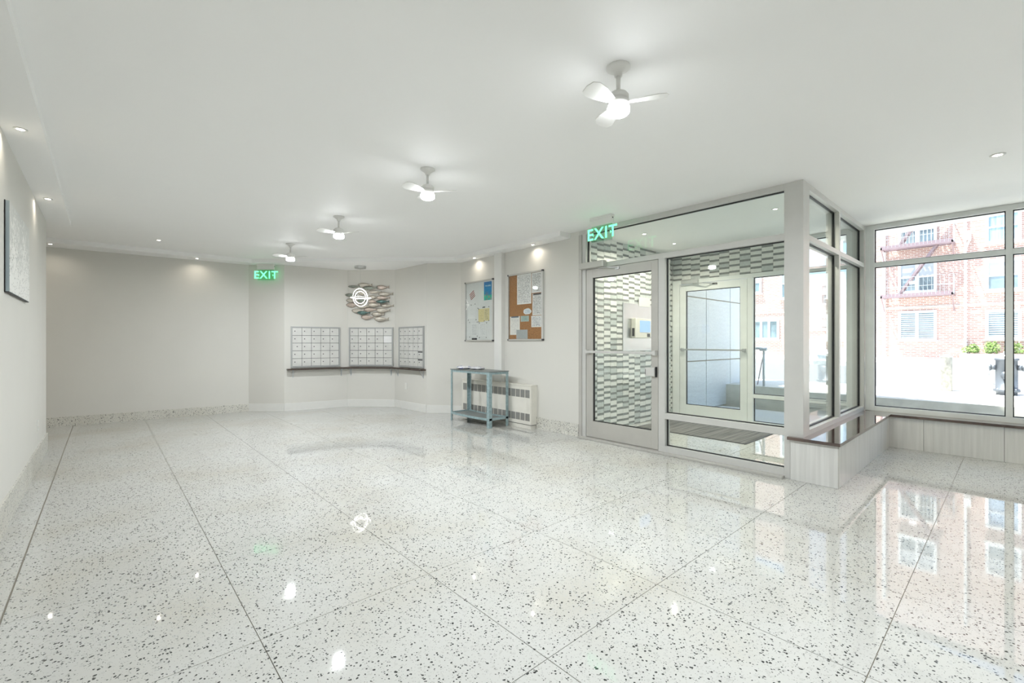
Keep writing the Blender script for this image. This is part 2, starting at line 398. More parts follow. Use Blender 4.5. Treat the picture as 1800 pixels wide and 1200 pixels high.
# ================================================================== GLAZED WALLS
def glaze(parent, axis, c, a0, a1, z0, z1, gk=.009, mat='glass', face=None, label=None):
    """glass pane with its black gasket; axis 'x' = plane at X=c running in Y, axis 'y' = plane at Y=c running in X"""
    t = .004
    def bx(m, p, q, lo, hi, zz0, zz1):
        if axis == 'x': m.box(lo, hi, p, q, zz0, zz1)
        else: m.box(p, q, lo, hi, zz0, zz1)
    g = MB(); bx(g, a0+.003, a1-.003, c-t, c+t, z0+.003, z1-.003); g = g.build('glass_pane', mat, parent)
    k = MB()
    for p, q, u, v in ((a0, a0+gk, z0, z1), (a1-gk, a1, z0, z1), (a0, a1, z0, z0+gk), (a0, a1, z1-gk, z1)): bx(k, p, q, c-.012, c+.012, u, v)
    k.build('gasket', 'black', parent); return g
w1 = thing('window_1', 'tall aluminium framed glass partition beside the entry door', 'window', (GX, 2.0, 0), kind='structure')
def abar(name, x0, x1, y0, y1, z0, z1, par, mat='alu'): return MB().box(x0, x1, y0, y1, z0, z1).build(name, mat, par, bevel=.002)
F0, F1 = GX, GX+.11
abar('jamb', F0, F1, 3.74, 3.85, .0, 2.655, w1)
abar('jamb_fin', F0-.012, F0, 3.80, 3.85, .0, 2.655, w1, 'alud')
abar('mullion', F0, F1, 2.62, 2.70, .085, 2.19, w1)
abar('transom', F0, F1, 1.425, 3.74, 2.19, 2.25, w1)
abar('head', F0, F1, 1.425, 3.85, 2.655, H, w1)
abar('column', F0, 4.84, SY, 1.425, 0, H, w1)
abar('rail', F0, F1, 1.425, 2.62, .39, .455, w1)
abar('sill', F0, F1, 1.425, 2.70, 0, .085, w1)
glaze(w1, 'x', 4.715, 1.425, 3.74, 2.25, 2.655)
glaze(w1, 'x', 4.715, 1.425, 2.62, .455, 2.19)
glaze(w1, 'x', 4.715, 1.425, 2.62, .085, .39)
th = struct(MB().box(GX-.07, 4.80, 1.42, 3.83, 0, .022).build('trim_4', 'alud', bevel=.004), 'grey metal threshold strip under door and partition', 'threshold')
# door 1
d1 = thing('door_1', 'beige aluminium glass entry door with push bar and lock', 'door', (GX, 3.2, 0), kind='structure')
dx0, dx1 = GX+.002, GX+.047
def leaf(par, x0, x1, ya, yb, z0, z1, sl, sr, tr, br, mat):
    abar('stile', x0, x1, yb-sl, yb, z0, z1, par, mat); abar('stile', x0, x1, ya, ya+sr, z0, z1, par, mat)
    abar('top_rail', x0, x1, ya+sr, yb-sl, z1-tr, z1, par, mat); abar('bottom_rail', x0, x1, ya+sr, yb-sl, z0, z0+br, par, mat)
    glaze(par, 'x', (x0+x1)/2+.004, ya+sr, yb-sl, z0+br, z1-tr)
leaf(d1, dx0, dx1, 2.705, 3.733, .03, 2.185, .105, .085, .112, .205, 'alud')
pb = MB().box(GX-.052, GX-.035, 2.715, 3.722, 1.11, 1.14).build('push_bar', 'alu', d1, bevel=.004)
for y in (2.725, 3.70): MB().box(GX-.05, GX+.004, y-.012, y+.022, 1.098, 1.152).build('bar_bracket', 'alu', pb, bevel=.003)
lk = MB().box(GX-.045, GX+.002, 2.725, 2.845, .862, .958).build('lock_case', 'alu', d1, bevel=.004); lk['label'] = 'square silver lock case'
MB().box(GX-.03, GX+.004, 2.715, 2.724, .852, .968).build('strike_plate', 'black', lk)
MB().box(GX-.047, GX-.044, 2.835, 2.84, .88, .94).build('lock_slot', 'dark', lk)
cl = MB().box(GX-.075, GX-.005, 3.43, 3.80, 2.19, 2.268).build('door_closer', 'alud', d1, bevel=.006)
MB().box(GX-.077, GX-.003, 3.405, 3.43, 2.188, 2.27).build('closer_cap', 'alu', cl, bevel=.003)
MB().bar((GX-.04, 3.50, 2.18), (GX-.10, 3.33, 2.165), .022, .01).bar((GX-.10, 3.33, 2.165), (GX-.01, 3.24, 2.16), .022, .01).build('closer_arm', 'steel', cl)
MB().box(GX-.012, GX+.002, 3.22, 3.28, 2.14, 2.17).build('arm_shoe', 'steel', d1)
# side glazing of vestibule (Y = SY)
w2 = thing('window_2', 'glass side wall of the vestibule above the L-shaped ledge', 'window', (5.9, SY, 0), kind='structure')
G0, G1 = SY, SY+.12
abar('mullion', 5.895, 5.955, G0, G1, .44, 2.655, w2)
abar('jamb', 7.09, 7.15, G0, G1, .395, 2.655, w2)
abar('head', 4.84, 7.15, G0, G1, 2.655, H, w2)
abar('transom', 4.84, 5.895, G0, G1, 2.19, 2.24, w2); abar('transom', 5.955, 7.09, G0, G1, 2.19, 2.24, w2)
abar('sill', 4.84, 7.09, G0, G1, .30, .44, w2)
for a, b in ((4.84, 5.895), (5.955, 7.09)):
    glaze(w2, 'y', SY+.055, a, b, .44, 2.19); glaze(w2, 'y', SY+.055, a, b, 2.24, 2.655)
struct(MB().box(4.84, 7.15, SY+.005, SY+.115, 0, .30).build('wall_vestibule_low', 'wall'), 'low wall under the vestibule side glass', 'wall')
# main window wall (X = WX)
w3 = thing('window_3', 'large street windows in grey aluminium frames above the ledge', 'window', (WX, 0, 0), kind='structure')
K0, K1 = WX, WX+.10
abar('jamb', K0, K1, 1.177, SY, .395, 2.655, w3, 'alug')
abar('corner_post', K0-.006, K0, 1.225, SY-.002, .395, 2.655, w3, 'alug')
ms = [1.177, .04, -1.08, -2.2]
abar('head', K0, K1, -2.6, SY, 2.655, H, w3, 'alug'); abar('sill', K0, K1, -2.6, 1.177, .395, .45, w3, 'alug')
for k in range(1, 4): abar('mullion', K0, K1, ms[k]-.026, ms[k]+.026, .45, 2.655, w3, 'alug')
ends = [1.177, .066, .014, -1.054, -1.106, -2.174, -2.226, -2.6]
for k in range(0, 8, 2):
    b, a = ends[k], ends[k+1]
    abar('transom', K0, K1, a, b, 2.185, 2.24, w3, 'alug')
    glaze(w3, 'x', WX+.05, a, b, .45, 2.185); glaze(w3, 'x', WX+.05, a, b, 2.24, 2.655)
struct(MB().box(WX, WX+.14, -2.6, SY, -.12, .395).build('wall_window_low', 'wall'), 'low wall beneath the street windows', 'wall')
# outer vestibule wall: door 2, side lights, tiles above
w4 = thing('window_4', 'aluminium framed sidelight and glass beside the outer door', 'window', (WX, 2.3, 0), kind='structure')
abar('jamb', K0, K1, 3.755, TY, 0, 2.21, w4, 'alug')
abar('mullion', K0, K1, 2.60, 2.68, .07, 2.21, w4, 'alug')
abar('header', K0, K1, 1.42, TY, 2.21, 2.27, w4, 'alug')
abar('mullion', K0, K1, 1.98, 2.05, .07, 2.21, w4, 'alug')
abar('jamb', K0, K1, 1.39, 1.46, .07, 2.655, w4, 'alug')
abar('head', K0, K1, 1.39, 2.02, 2.655, H, w4, 'alug')
abar('rail', K0, K1, 2.05, 2.60, .42, .475, w4, 'alug'); abar('rail', K0, K1, 1.46, 1.98, .42, .475, w4, 'alug')
abar('sill', K0, K1, 1.39, 2.68, 0, .07, w4, 'alug')
for a, b in ((2.05, 2.60), (1.46, 1.98)): glaze(w4, 'x', WX+.05, a, b, .475, 2.21); glaze(w4, 'x', WX+.05, a, b, .07, .42)
glaze(w4, 'x', WX+.05, 1.46, 2.02, 2.27, 2.655)
d2 = thing('door_2', 'grey green aluminium glass outer door facing the stone wall', 'door', (WX, 3.2, 0), kind='structure')
leaf(d2, WX+.005, WX+.05, 2.685, 3.75, .03, 2.20, .105, .10, .11, .19, 'alug')
MB().box(WX-.05, WX-.03, 2.70, 3.73, 1.115, 1.14).build('push_bar', 'steel', d2, bevel=.004)
for y in (2.715, 3.69): MB().box(WX-.048, WX+.006, y-.012, y+.02, 1.10, 1.152).build('bar_bracket', 'steel', d2)
c2 = MB().box(WX-.06, WX-.002, 3.42, 3.70, 2.205, 2.26).build('door_closer', 'steel', d2, bevel=.004)
MB().bar((WX-.04, 3.5, 2.2), (WX-.09, 3.32, 2.19), .02, .01).bar((WX-.09, 3.32, 2.19), (WX-.01, 3.2, 2.18), .02, .01).build('closer_arm', 'steel', c2)
MB().box(WX-.014, WX+.006, 3.13, 3.2, 2.165, 2.185).build('door_stop', 'dark', d2)
# tiled walls of vestibule
tw = struct(MB().box(4.77, 7.30, TY+.008, TY+.15, 0, H).build('wall_vestibule_tiled', 'grout'), 'vestibule side wall clad in stacked grey and white tiles', 'wall')
tb = struct(MB().box(WX+.008, WX+.12, 2.02, TY, 2.27, H).build('wall_vestibule_outer', 'grout'), 'tiled band of wall above the outer door', 'wall')
def tiles(parent, axis, c, a0, a1, z0, z1, limit, skip=None):
    cols = []; w = .154; x = a0
    while x < a1-.01: cols.append((x, min(x+w, a1))); x += w
    items = []
    for ci, (p, q) in enumerate(cols):
        z = z1; k = random.randrange(4)
        while z > z0+.004:
            kind = 'D' if k % 2 == 0 else random.choice('LLLMM'); h = .030 if kind == 'D' else random.choice((.050, .058, .066))
            zb = max(z0, z-h)
            if not (skip and skip(p, q, zb, z)): items.append((p, q, zb, z, kind))
            z = zb; k += 1
    items.sort(key=lambda t: (-(t[1]-t[0]-.15 > 0), t[0] if axis == 'y' else -t[0]))
    rest = {k: MB() for k in 'LMD'}; cachet = {}
    for idx, (p, q, za, zb, kind) in enumerate(items):
        pr = {'L': .006, 'M': .005, 'D': .004}[kind]; g = .0015
        m = MB() if idx < limit else rest[kind]
        if idx < limit:
            key = (round(q-p, 3), round(zb-za, 3), kind)
            if key in cachet:
                s0, sp, sz = cachet[key]; t = s0.copy(); COL.objects.link(t)
                t.location = s0.location+(Vector((p-sp, 0, za-sz)) if axis == 'y' else Vector((0, p-sp, za-sz))); continue
        if axis == 'y': m.box(p+g, q-g, c+.008-pr, c+.008, za+g, zb-g)
        else: m.box(c+.008-pr, c+.008, p+g, q-g, za+g, zb-g)
        if idx < limit: cachet[key] = (m.build('tile', 'tile'+kind, parent), p, za)
    for kind, m in rest.items():
        if m.v: m.build('tile_field', 'tile'+kind, parent)['kind'] = 'stuff'
tiles(tw, 'y', TY, 4.78, WX, .0, H, 297, lambda p, q, a, b: p > 5.72 and q < 6.52 and a > 1.13 and b < 1.83)
tiles(tb, 'x', WX, 2.02, TY, 2.27, H, 298)

# ================================================================== LEDGE BENCH
bn = thing('ledge_bench', 'L-shaped white clad bench with glossy dark brown top under the windows', 'bench', (5.9, 1.1, 0))
MB().poly([(4.605, .985), (6.94, .985), (6.94, -2.595), (WX, -2.595), (WX, SY), (GX, SY), (GX, 1.385), (4.605, 1.385)], .365, .392).build('ledge_top', 'ledge', bn)
MB().poly([(4.66, 1.02), (6.985, 1.02), (6.985, -2.595), (WX, -2.595), (WX, SY), (4.66, SY)], 0, .365).build('core', 'dark', bn)
MB().box(4.638, 4.66, 1.007, 1.364, 0.001, .365).build('cladding_panel', 'clad', bn)
for a, b in ((4.66, 5.26), (5.263, 5.865), (5.868, 6.47), (6.473, 6.97)): MB().box(a, b, 1.005, 1.02, .001, .365).build('cladding_panel', 'clad', bn)
for a, b in ((.70, 1.005), (.075, .697), (-.55, .072), (-1.175, -.553), (-1.80, -1.178), (-2.6, -1.803)): MB().box(6.97, 6.985, a, b, .001, .365).build('cladding_panel', 'clad', bn)
MB().box(4.634, 4.642, .998, 1.007, 0, .365).build('corner_trim', 'alud', bn)

# ================================================================== LIGHTS
def disk_light(loc, size, power, color, spread=None, name='lamp_light'):
    ld = bpy.data.lights.new(name, 'AREA'); ld.shape = 'DISK'; ld.size = size; ld.energy = power; ld.color = color
    if spread: ld.spread = spread
    o = bpy.data.objects.new(name, ld); COL.objects.link(o); o.location = loc; return o
def pt_light(loc, r, power, color, parent=None):
    ld = bpy.data.lights.new('lamp_light', 'POINT'); ld.shadow_soft_size = r; ld.energy = power; ld.color = color
    o = bpy.data.objects.new('lamp_light', ld); COL.objects.link(o); put(o, loc, parent); return o
def make_fan(x, y, label, angs):
    t = thing('ceiling_fan', label, 'fan', (x, y, 2.455), 'ceiling fans in a row down the lobby')
    MB().lathe([(.010, H-.0), (.062, H), (.062, H-.008), (.05, H-.014), (.022, H-.035), (.02, H-.05), (.0, H-.05)][1:-1], x, y).build('canopy', 'white', t)
    MB().lathe([(.011, 2.57), (.011, 2.665)], x, y, 12).build('downrod', 'white', t)
    mh = MB().lathe([(.05, 2.498), (.055, 2.50), (.055, 2.528), (.051, 2.53), (.051, 2.534), (.054, 2.536), (.054, 2.556), (.045, 2.568), (.02, 2.578)], x, y, 32).build('motor_housing', 'white', t)
    a = math.radians(70); MB().box(-.012, .012, .0535, .0555, 2.543, 2.556, Basis((x, y), (math.cos(a), math.sin(a)))).build('vent_slot', 'vent', mh)
    MB().lathe([(.05, 2.498), (.058, 2.494), (.058, 2.468), (.048, 2.458), (.02, 2.455)], x, y, 32).build('lamp_lens', 'lamp', t)
    for ang in angs:
        B = Basis((x, y), (math.cos(math.radians(ang)), math.sin(math.radians(ang))))
        pts = [(.05, -.018), (.09, -.03), (.15, -.045), (.21, -.05), (.245, -.035), (.255, 0), (.245, .035), (.21, .05), (.15, .045), (.09, .03), (.05, .018)]
        vs = [B(p, q, 2.515+q*.25) for p, q in pts]+[B(p, q, 2.519+q*.25) for p, q in pts]; n = len(pts)
        MB().add(vs, [tuple(range(n))[::-1], tuple(range(n, 2*n))]+[(i, (i+1) % n, (i+1) % n+n, i+n) for i in range(n)]).build('blade', 'white', t)
    disk_light((x, y, 2.452), .10, FAN_W, (.93, .965, 1)).name = 'fan_light'
    return t
FX = 2.03
make_fan(FX, 1.41, 'nearest and largest small white ceiling fan with lit lamp', (-62, 58, 178))
make_fan(FX, 3.32, 'second nearest white ceiling fan with lit lamp', (-50, 70, 190))
make_fan(FX, 5.27, 'third white ceiling fan, second smallest in view', (-55, 65, 185))
make_fan(FX+.03, 7.22, 'farthest and smallest white ceiling fan near far exit sign', (-50, 70, 190))
disk_light((FX, -.55, 2.55), .12, FAN_W, (.93, .965, 1)).name = 'rear_fill_light'  # extra unseen light added behind the camera, no fan hangs here
def downlight(x, y, z, label, r=.034, group='recessed downlights', pw=None):
    t = thing('recessed_downlight', label, 'downlight', (x, y, z-.006), group)
    MB().lathe([(r*.62, z-.0005), (r*.62, z-.004), (r, z-.005), (r*1.02, z-.0005)], x, y, 24).build('trim_ring', 'white', t)
    MB().lathe([(r*.6, z-.0035), (r*.6, z-.0005)], x, y, 20).build('lens', 'lampw', t)
    l = disk_light((x, y, z-.008), r, DOWN_W if pw is None else pw, (1, .90, .76), math.radians(150)); l.name = 'downlight_light'
downlight(-.408, 4.36, HS, 'downlight in left wall soffit above the canvas')
downlight(-.408, 6.30, HS, 'downlight in left wall soffit beyond the canvas')
downlight(-.57, 9.17, HS, 'downlight at left end of the back wall soffit')
downlight(1.15, 9.13, HS, 'downlight over middle of the back wall, left of far exit sign')
downlight(.58, 8.21, H, 'downlight in flat ceiling before the back wall soffit')
downlight(4.56, 6.0, HS, 'downlight above the whiteboard')
downlight(4.56, 4.62, HS, 'downlight above the cork board')
downlight(5.18, .09, H, 'large downlight in ceiling near the street windows', .045, pw=3.5)
downlight(5.18, -1.6, H, 'added fill light near the street windows behind the viewpoint', .045, pw=6.0)  # unseen fixture added to brighten the window side of the room
downlight(-1.9, 8.5, H, 'added fill light in the hidden passage behind the left wall', .045, pw=5.0)  # unseen fixture added as fill for the back-left area
downlight(5.42, 3.35, H-.0, 'vestibule downlight nearer to the entry door', pw=9.0)
downlight(6.28, 3.38, H-.0, 'vestibule downlight nearer to the outer door', pw=9.0)
downlight(5.47, 1.76, H-.0, 'vestibule downlight beside the corner column', pw=9.0)

# exit signs ---------------------------------------------------------------
def exit_sign(name, loc, face, label, zt, ceil_z, arrow):
    """loc = xy centre, face = horizontal unit vector the sign faces"""
    W = Vector((face[0], face[1])).normalized(); U = Vector((-W.y, W.x)); x, y = loc
    B = Basis((x, y), U, W)
    t = thing(name, label, 'exit sign', (x, y, zt-.20), 'green lit exit signs')
    MB().box(-.155, .155, -.03, .03, ceil_z-.03, ceil_z, B).build('ceiling_plate', 'white', t, bevel=.004)
    MB().box(-.15, .15, -.018, .018, zt-.002, ceil_z-.028, B).build('housing', 'white', t, bevel=.004)
    MB().box(-.145, .145, -.003, .003, zt-.195, zt, B).build('acrylic_panel', 'acryl', t)
    MB().box(-.144, .144, -.0035, -.0032, zt-.1935, zt-.188, B).box(-.144, .144, .0032, .0035, zt-.1935, zt-.188, B).build('panel_edge', 'silver', t)
    tx = text_mesh('lettering', 'EXIT', .19, .0012, 'green', t, (x+W.x*.0045, y+W.y*.0045, zt-.10), (U.x, U.y, 0), (0, 0, 1), (W.x, W.y, 0))
    MB().box(.148, .156, -.006, .006, ceil_z-.045, ceil_z-.035, B).build('indicator_light', 'dark', t)
    if arrow:
        MB().vpoly([(.118, zt-.12), (.138, zt-.10), (.118, zt-.08)], .0032, .0044, B).build('arrow', 'green', t)
        MB().vpoly([(-.118, zt-.12), (-.118, zt-.08), (-.138, zt-.10)], .0032, .0044, B).build('arrow', 'green', t)
    return t
exit_sign('exit_sign', (4.30, 3.215), (-1, 0), 'green exit sign hanging before the glass entry partition', 2.612, H, True)
exit_sign('exit_sign', (2.15, 8.97), (-.65, -.76), 'green exit sign hanging on the far angled pier', 2.545, HS, True)

# ring pendant ---------------------------------------------------------------
px, py = 3.50, 8.06; zc = 2.07
t = thing('ring_pendant_light', 'lit LED ring pendant hanging before the fish sculpture', 'pendant light', (px, py, 1.9))
MB().lathe([(.098, HS-.0), (.10, HS-.002), (.10, HS-.04), (.09, HS-.045)], px, py, 36).build('canopy', 'steel', t)
MB().tube([(px, py, zc+.17), (px, py, HS-.04)], .0022, 6).build('cord', 'steel', t)
def led_ring(name, c, u, v, R, w, th, par):
    """flat band ring in the plane (u, v): metal outside, lit inside"""
    c = Vector(c); u = Vector(u).normalized(); v = Vector(v).normalized(); nn = u.cross(v)
    def band(r0, r1, ww, nm, mat, pr):
        m = MB(); k = 64; vs = []; fs = []
        for i in range(k):
            a = 2*PI*i/k; d = u*math.cos(a)+v*math.sin(a)
            vs += [c+d*r0-nn*ww, c+d*r1-nn*ww, c+d*r1+nn*ww, c+d*r0+nn*ww]
        for i in range(k):
            j = (i+1) % k
            for q in range(4): fs.append((i*4+q, i*4+(q+1) % 4, j*4+(q+1) % 4, j*4+q))
        return m.add(vs, fs).build(nm, mat, pr)
    r = band(R-th*.35, R, w, name, 'steel', par); band(R-th, R-th*.35-.0003, w*.95, 'led_strip', 'led', r); return r
camd = Vector((px, py, 0)).normalized(); rt = Vector((camd.y, -camd.x, 0))
u1 = (rt*.80+camd*.60).normalized()
led_ring('outer_ring', (px, py, zc), u1, (0, 0, 1), .168, .007, .009, t)
u2 = (rt*.86-camd*.5).normalized()
led_ring('inner_ring', (px-.0, py, zc+.0), u2, (0, 0, 1), .115, .006, .008, t)
led_ring('flat_ring', (px+.01*rt.x, py+.01*rt.y, zc-.0), rt, (camd.x, camd.y, -.02), .185, .007, .009, t)

# ================================================================== MAIL ALCOVE
def mailbox_bank(B, s0, s1, label, variant):
    """B: wall basis, n points INTO the wall so room side is negative"""
    z0, z1 = .785, 1.535
    p = B(s0, 0, z0); t = thing('mailbox_bank', label, 'mailboxes', p, 'mailbox banks in the alcove')
    f = .022; m = MB()
    for a, b, c, d in ((s0, s0+f, z0, z1), (s1-f, s1, z0, z1), (s0+f, s1-f, z0, z0+f), (s0+f, s1-f, z1-f, z1)): m.box(a, b, -.03, 0, c, d, B)
    m.build('frame', 'mailf', t); MB().box(s0+f, s1-f, -.012, -.002, z0+f, z1-f, B).build('back_panel', 'dark', t)
    w = (s1-s0-2*f)/5; h = (z1-z0-2*f)/5; g = .0035; src = None; slk = None
    org = None
    for c in range(5):
        for r in range(5):           # r = 0 top
            a = s0+f+c*w; zz = z1-f-(r+1)*h
            special = (variant == 1 and (c, r) == (0, 2)) or (variant == 2 and (c, r) in ((0, 2), (4, 1))) or (variant == 3 and c == 4 and r >= 2)
            if src is None or special:
                m = MB().box(a+g, a+w-g, -.022, -.012, zz+g, zz+h-g, B); d = m.build('mailbox_door', 'mail', t)
                lx = a+w*(.27 if not special else .5); lz = zz+h*.55
                if variant == 2 and (c, r) == (4, 1):
                    MB().box(a+g*1.5, a+w-g*1.5, -.0232, -.0222, zz+g*1.5, zz+h-g*1.5, B).build('paper_label', 'wpaint', d)['label'] = 'blank white paper label'
                else:
                    if variant == 3 and c == 4 and r >= 3:
                        MB().box(a+g*2, a+w-g*2, -.024, -.0222, zz+h*.80, zz+h*.93, B).build('mail_slot', 'black', d)['label'] = 'black open mail slot'
                        lx = a+w*.3
                    if variant == 3 and (c, r) == (4, 2): lx = a+w*.1
                    mm = MB(); ring = [B(lx+.0095*math.cos(2*PI*k/10), -.0255, lz+.0095*math.sin(2*PI*k/10)) for k in range(10)]; back = [B(lx+.0095*math.cos(2*PI*k/10), -.022, lz+.0095*math.sin(2*PI*k/10)) for k in range(10)]
                    mm.add(ring+back, [tuple(range(10))]+[(k, (k+1) % 10, (k+1) % 10+10, k+10) for k in range(10)]); mm.build('lock', 'dark', d)
                if not special: src = d; org = (a, zz)
            else:
                dv = Vector(B(a, 0, zz))-Vector(B(org[0], 0, org[1])); n_ = src.copy(); COL.objects.link(n_); n_.location = src.location+dv
                for ch in src.children: q = ch.copy(); COL.objects.link(q); q.parent = n_
    return t
mailbox_bank(B1, .105, .962, 'left mailbox bank of 25 aluminium doors in the alcove', 1)
mailbox_bank(B2, .034, .900, 'middle mailbox bank with a white paper label on one door', 2)
mailbox_bank(B3, .180, .995, 'right mailbox bank with dark mail slots at lower right', 3)
# shelf following the three alcove walls
def offs(d):
    pts = [Vector(A2), Vector(A3), Vector(A4), Vector(A5)]; Bs = (B1, B2, B3); out = []
    out.append(pts[0]+B1.t*.035-B1.n*d)
    for i in (1, 2):
        n1, n2 = Bs[i-1].n, Bs[i].n; bis = (n1+n2).normalized(); out.append(pts[i]-bis*(d/bis.dot(n1)))
    out.append(pts[3]-B3.t*.02-B3.n*d); return out
inn = offs(0); out_ = offs(.115)
sh = thing('mail_shelf', 'dark brown wall shelf running under the three mailbox banks', 'shelf', (3.5, 8.6, .6))
MB().poly([tuple(p) for p in inn]+[tuple(p) for p in out_[::-1]], .742, .765).build('shelf_board', 'shelf', sh)
for B, ss in ((B1, (.14, L1-.12)), (B2, (.07, L2-.07)), (B3, (.12, L3-.10))):
    for s_ in ss: MB().box(s_-.010, s_+.010, -.006, 0, .60, .742, B).box(s_-.010, s_+.010, -.10, -.006, .736, .742, B).bar(B(s_, -.006, .62), B(s_, -.08, .738), .007).build('shelf_bracket', 'galv', sh)
# outlet covers
o = thing('outlet_cover', 'white outlet cover under the right mailboxes', 'outlet', B3(.40, 0, .37))
MB().box(.365, .435, -.008, 0, .37, .485, B3).build('plate', 'white', o, bevel=.002)
for z in (.40, .44): MB().box(.385, .415, -.010, -.0075, z, z+.022, B3).build('socket', 'rad', o)
o = thing('outlet_cover', 'white outlet cover low on the left wall near its end', 'outlet', (-.5, 6.57, .36))
MB().box(-.5, -.492, 6.53, 6.61, .36, .47).build('plate', 'white', o, bevel=.002)
for z in (.385, .425): MB().box(-.4925, -.489, 6.553, 6.587, z, z+.022).build('socket', 'rad', o)

# fish school sculpture -------------------------------------------------------
fs_ = thing('fish_sculpture', 'wall sculpture of a school of metal fish above the middle mailboxes', 'wall art', (3.84, 8.36, 1.65))
FISH = [(395,230,740,330,'P'),(180,290,470,350,'G'),(520,305,880,405,'G'),(820,280,1135,390,'K'),(650,415,970,480,'P'),(120,475,400,560,'G'),
 (870,440,1230,545,'P'),(640,520,880,615,'P'),(840,545,1170,625,'K'),(125,590,420,690,'P'),(640,625,880,715,'K'),(840,630,1160,720,'T'),(125,690,440,800,'K'),
 (400,600,620,700,'G'),(640,700,960,800,'P'),(930,720,1240,810,'P'),(390,740,680,830,'P'),(270,830,560,930,'P'),(540,800,840,910,'K'),(830,820,1170,930,'P'),
 (400,880,720,980,'T'),(720,910,1020,1020,'P'),(480,980,780,1085,'K'),(790,1020,1140,1130,'P'),(400,420,640,520,'P')]
FS = .89/1060.; FZ = .83/1000.
for i, (x0, y0, x1, y1, k) in enumerate(FISH):
    a0 = .028+(x0-180)*FS; a1 = .028+(x1-180)*FS; zt = 2.348-(y0-290)*FZ; zb = 2.348-(y1-290)*FZ
    L = a1-a0; hh = (zt-zb)/2; zm = (zt+zb)/2; off = -.03-.016*(i % 3)-(.012 if k == 'T' else 0)
    prof = [(0, 0), (.06, .38), (.15, .68), (.30, .92), (.42, .95), (.56, .80), (.70, .50), (.80, .24), (.86, .14), (.90, .22), (1.0, .62), (.96, 0)]
    up = [(a0+L*p, zm-hh*.15*math.sin(PI*p)+hh*q) for p, q in prof]; dn = [(a0+L*p, zm-hh*.15*math.sin(PI*p)-hh*q*.95) for p, q in prof[1:-1]]
    outl = up+dn[::-1]; n = len(outl)
    cx = sum(p[0] for p in outl)/n; cz = sum(p[1] for p in outl)/n
    m = MB(); rim = [B2(a, off, z) for a, z in outl]; mid = [B2(a0+L*.5+(a-a0-L*.5)*.8, off-.012, zm+(z-zm)*.55) for a, z in outl]; bk = [B2(a, off+.004, z) for a, z in outl]
    fcs = [(j, (j+1) % n, (j+1) % n+n, j+n) for j in range(n)]+[tuple(range(n, 2*n))]+[(j+2*n, (j+1) % n+2*n, (j+1) % n, j) for j in range(n)]+[tuple(range(2*n, 3*n))[::-1]]
    f = m.add(rim+mid+bk, fcs, True).build('fish', 'fish'+k, fs_)
    if k == 'T': f['label'] = 'dark teal fish'
    rp = [B2(a, off+.001, z) for a, z in outl]; MB().tube(rp, .0028, 5, closed=True).build('rim', 'fishr', f)
    ey = B2(a0+L*.09, off-.009, zm+hh*.12); MB().lathe([(.001, ey[2]-.004), (.005, ey[2]-.002), (.005, ey[2]+.002), (.001, ey[2]+.004)], ey[0], ey[1], 8).build('eye', 'dark', f)
m = MB()
for s_, z in ((.2, 2.25), (.55, 2.20), (.35, 1.95), (.75, 2.05), (.6, 1.75)): m.bar(B2(s_, 0, z), B2(s_, -.05, z), .008)
m.build('mounting_rods', 'fishr', fs_)

# ================================================================== NOTICE BOARDS
def board(name, y0, y1, z0, z1, label, cat, surf):
    t = thing(name, label, cat, (GX, (y0+y1)/2, z0)); f = .024; xo = GX-.032
    MB().box(GX-.012, GX, y0+f, y1-f, z0+f, z1-f).build('board_surface', surf, t)
    m = MB()
    m.box(xo, GX, y0, y0+f*1.1, z0+f, z1-f); m.build('frame_rail', 'alu', t, bevel=.003)
    MB().box(xo, GX, y1-f*.7, y1, z0+f, z1-f).build('frame_rail', 'alu', t, bevel=.003)
    MB().box(xo, GX, y0+f, y1-f*.7, z1-f, z1).build('frame_rail', 'alud', t, bevel=.003)
    MB().box(xo, GX, y0+f, y1-f*.7, z0, z0+f).build('frame_rail', 'alud', t, bevel=.003)
    for a in (y0, y1-f*.9):
        for c in (z0, z1-f): MB().box(xo-.003, GX, a-.001, a+f*1.0, c-.001, c+f+.001).build('corner_cap', 'dark', t, bevel=.004)
    MB().box(GX-.029, GX-.026, y0+f, y1-f, z0+f, z1-f).build('glass_door', 'bglass', t)
    MB().lathe([(.001, (z0+z1)/2-.008), (.008, (z0+z1)/2-.006), (.008, (z0+z1)/2+.006), (.001, (z0+z1)/2+.008)], xo-.002, y1-.02, 10).build('lock', 'steel', t)
    return t
board('whiteboard_case', 5.60, 6.36, 1.262, 2.275, 'glass-fronted whiteboard notice case left of the pipe chase', 'notice board', 'wb')
board('corkboard_case', 4.49, 5.245, 1.272, 2.285, 'glass-fronted cork notice case nearer the entry door', 'notice board', 'cork')
def sheet(name, y0, y1, z0, z1, mat, label, cat='paper', tilt=0., dx=0.):
    x = GX-.0135-dx; cy, cz = (y0+y1)/2, (z0+z1)/2; m = MB()
    c, s = math.cos(tilt), math.sin(tilt)
    def P(y, z, xx): y -= cy; z -= cz; return (xx, cy+y*c-z*s, cz+y*s+z*c)
    q = [(y0, z0), (y1, z0), (y1, z1), (y0, z1)]
    m.add([P(a, b, x) for a, b in q]+[P(a, b, x+.0008) for a, b in q], [(0, 1, 2, 3), (7, 6, 5, 4), (0, 4, 5, 1), (1, 5, 6, 2), (2, 6, 7, 3), (3, 7, 4, 0)])
    return tag(m.build(name, mat), label, cat)
W_ = (.80, .80, .78)
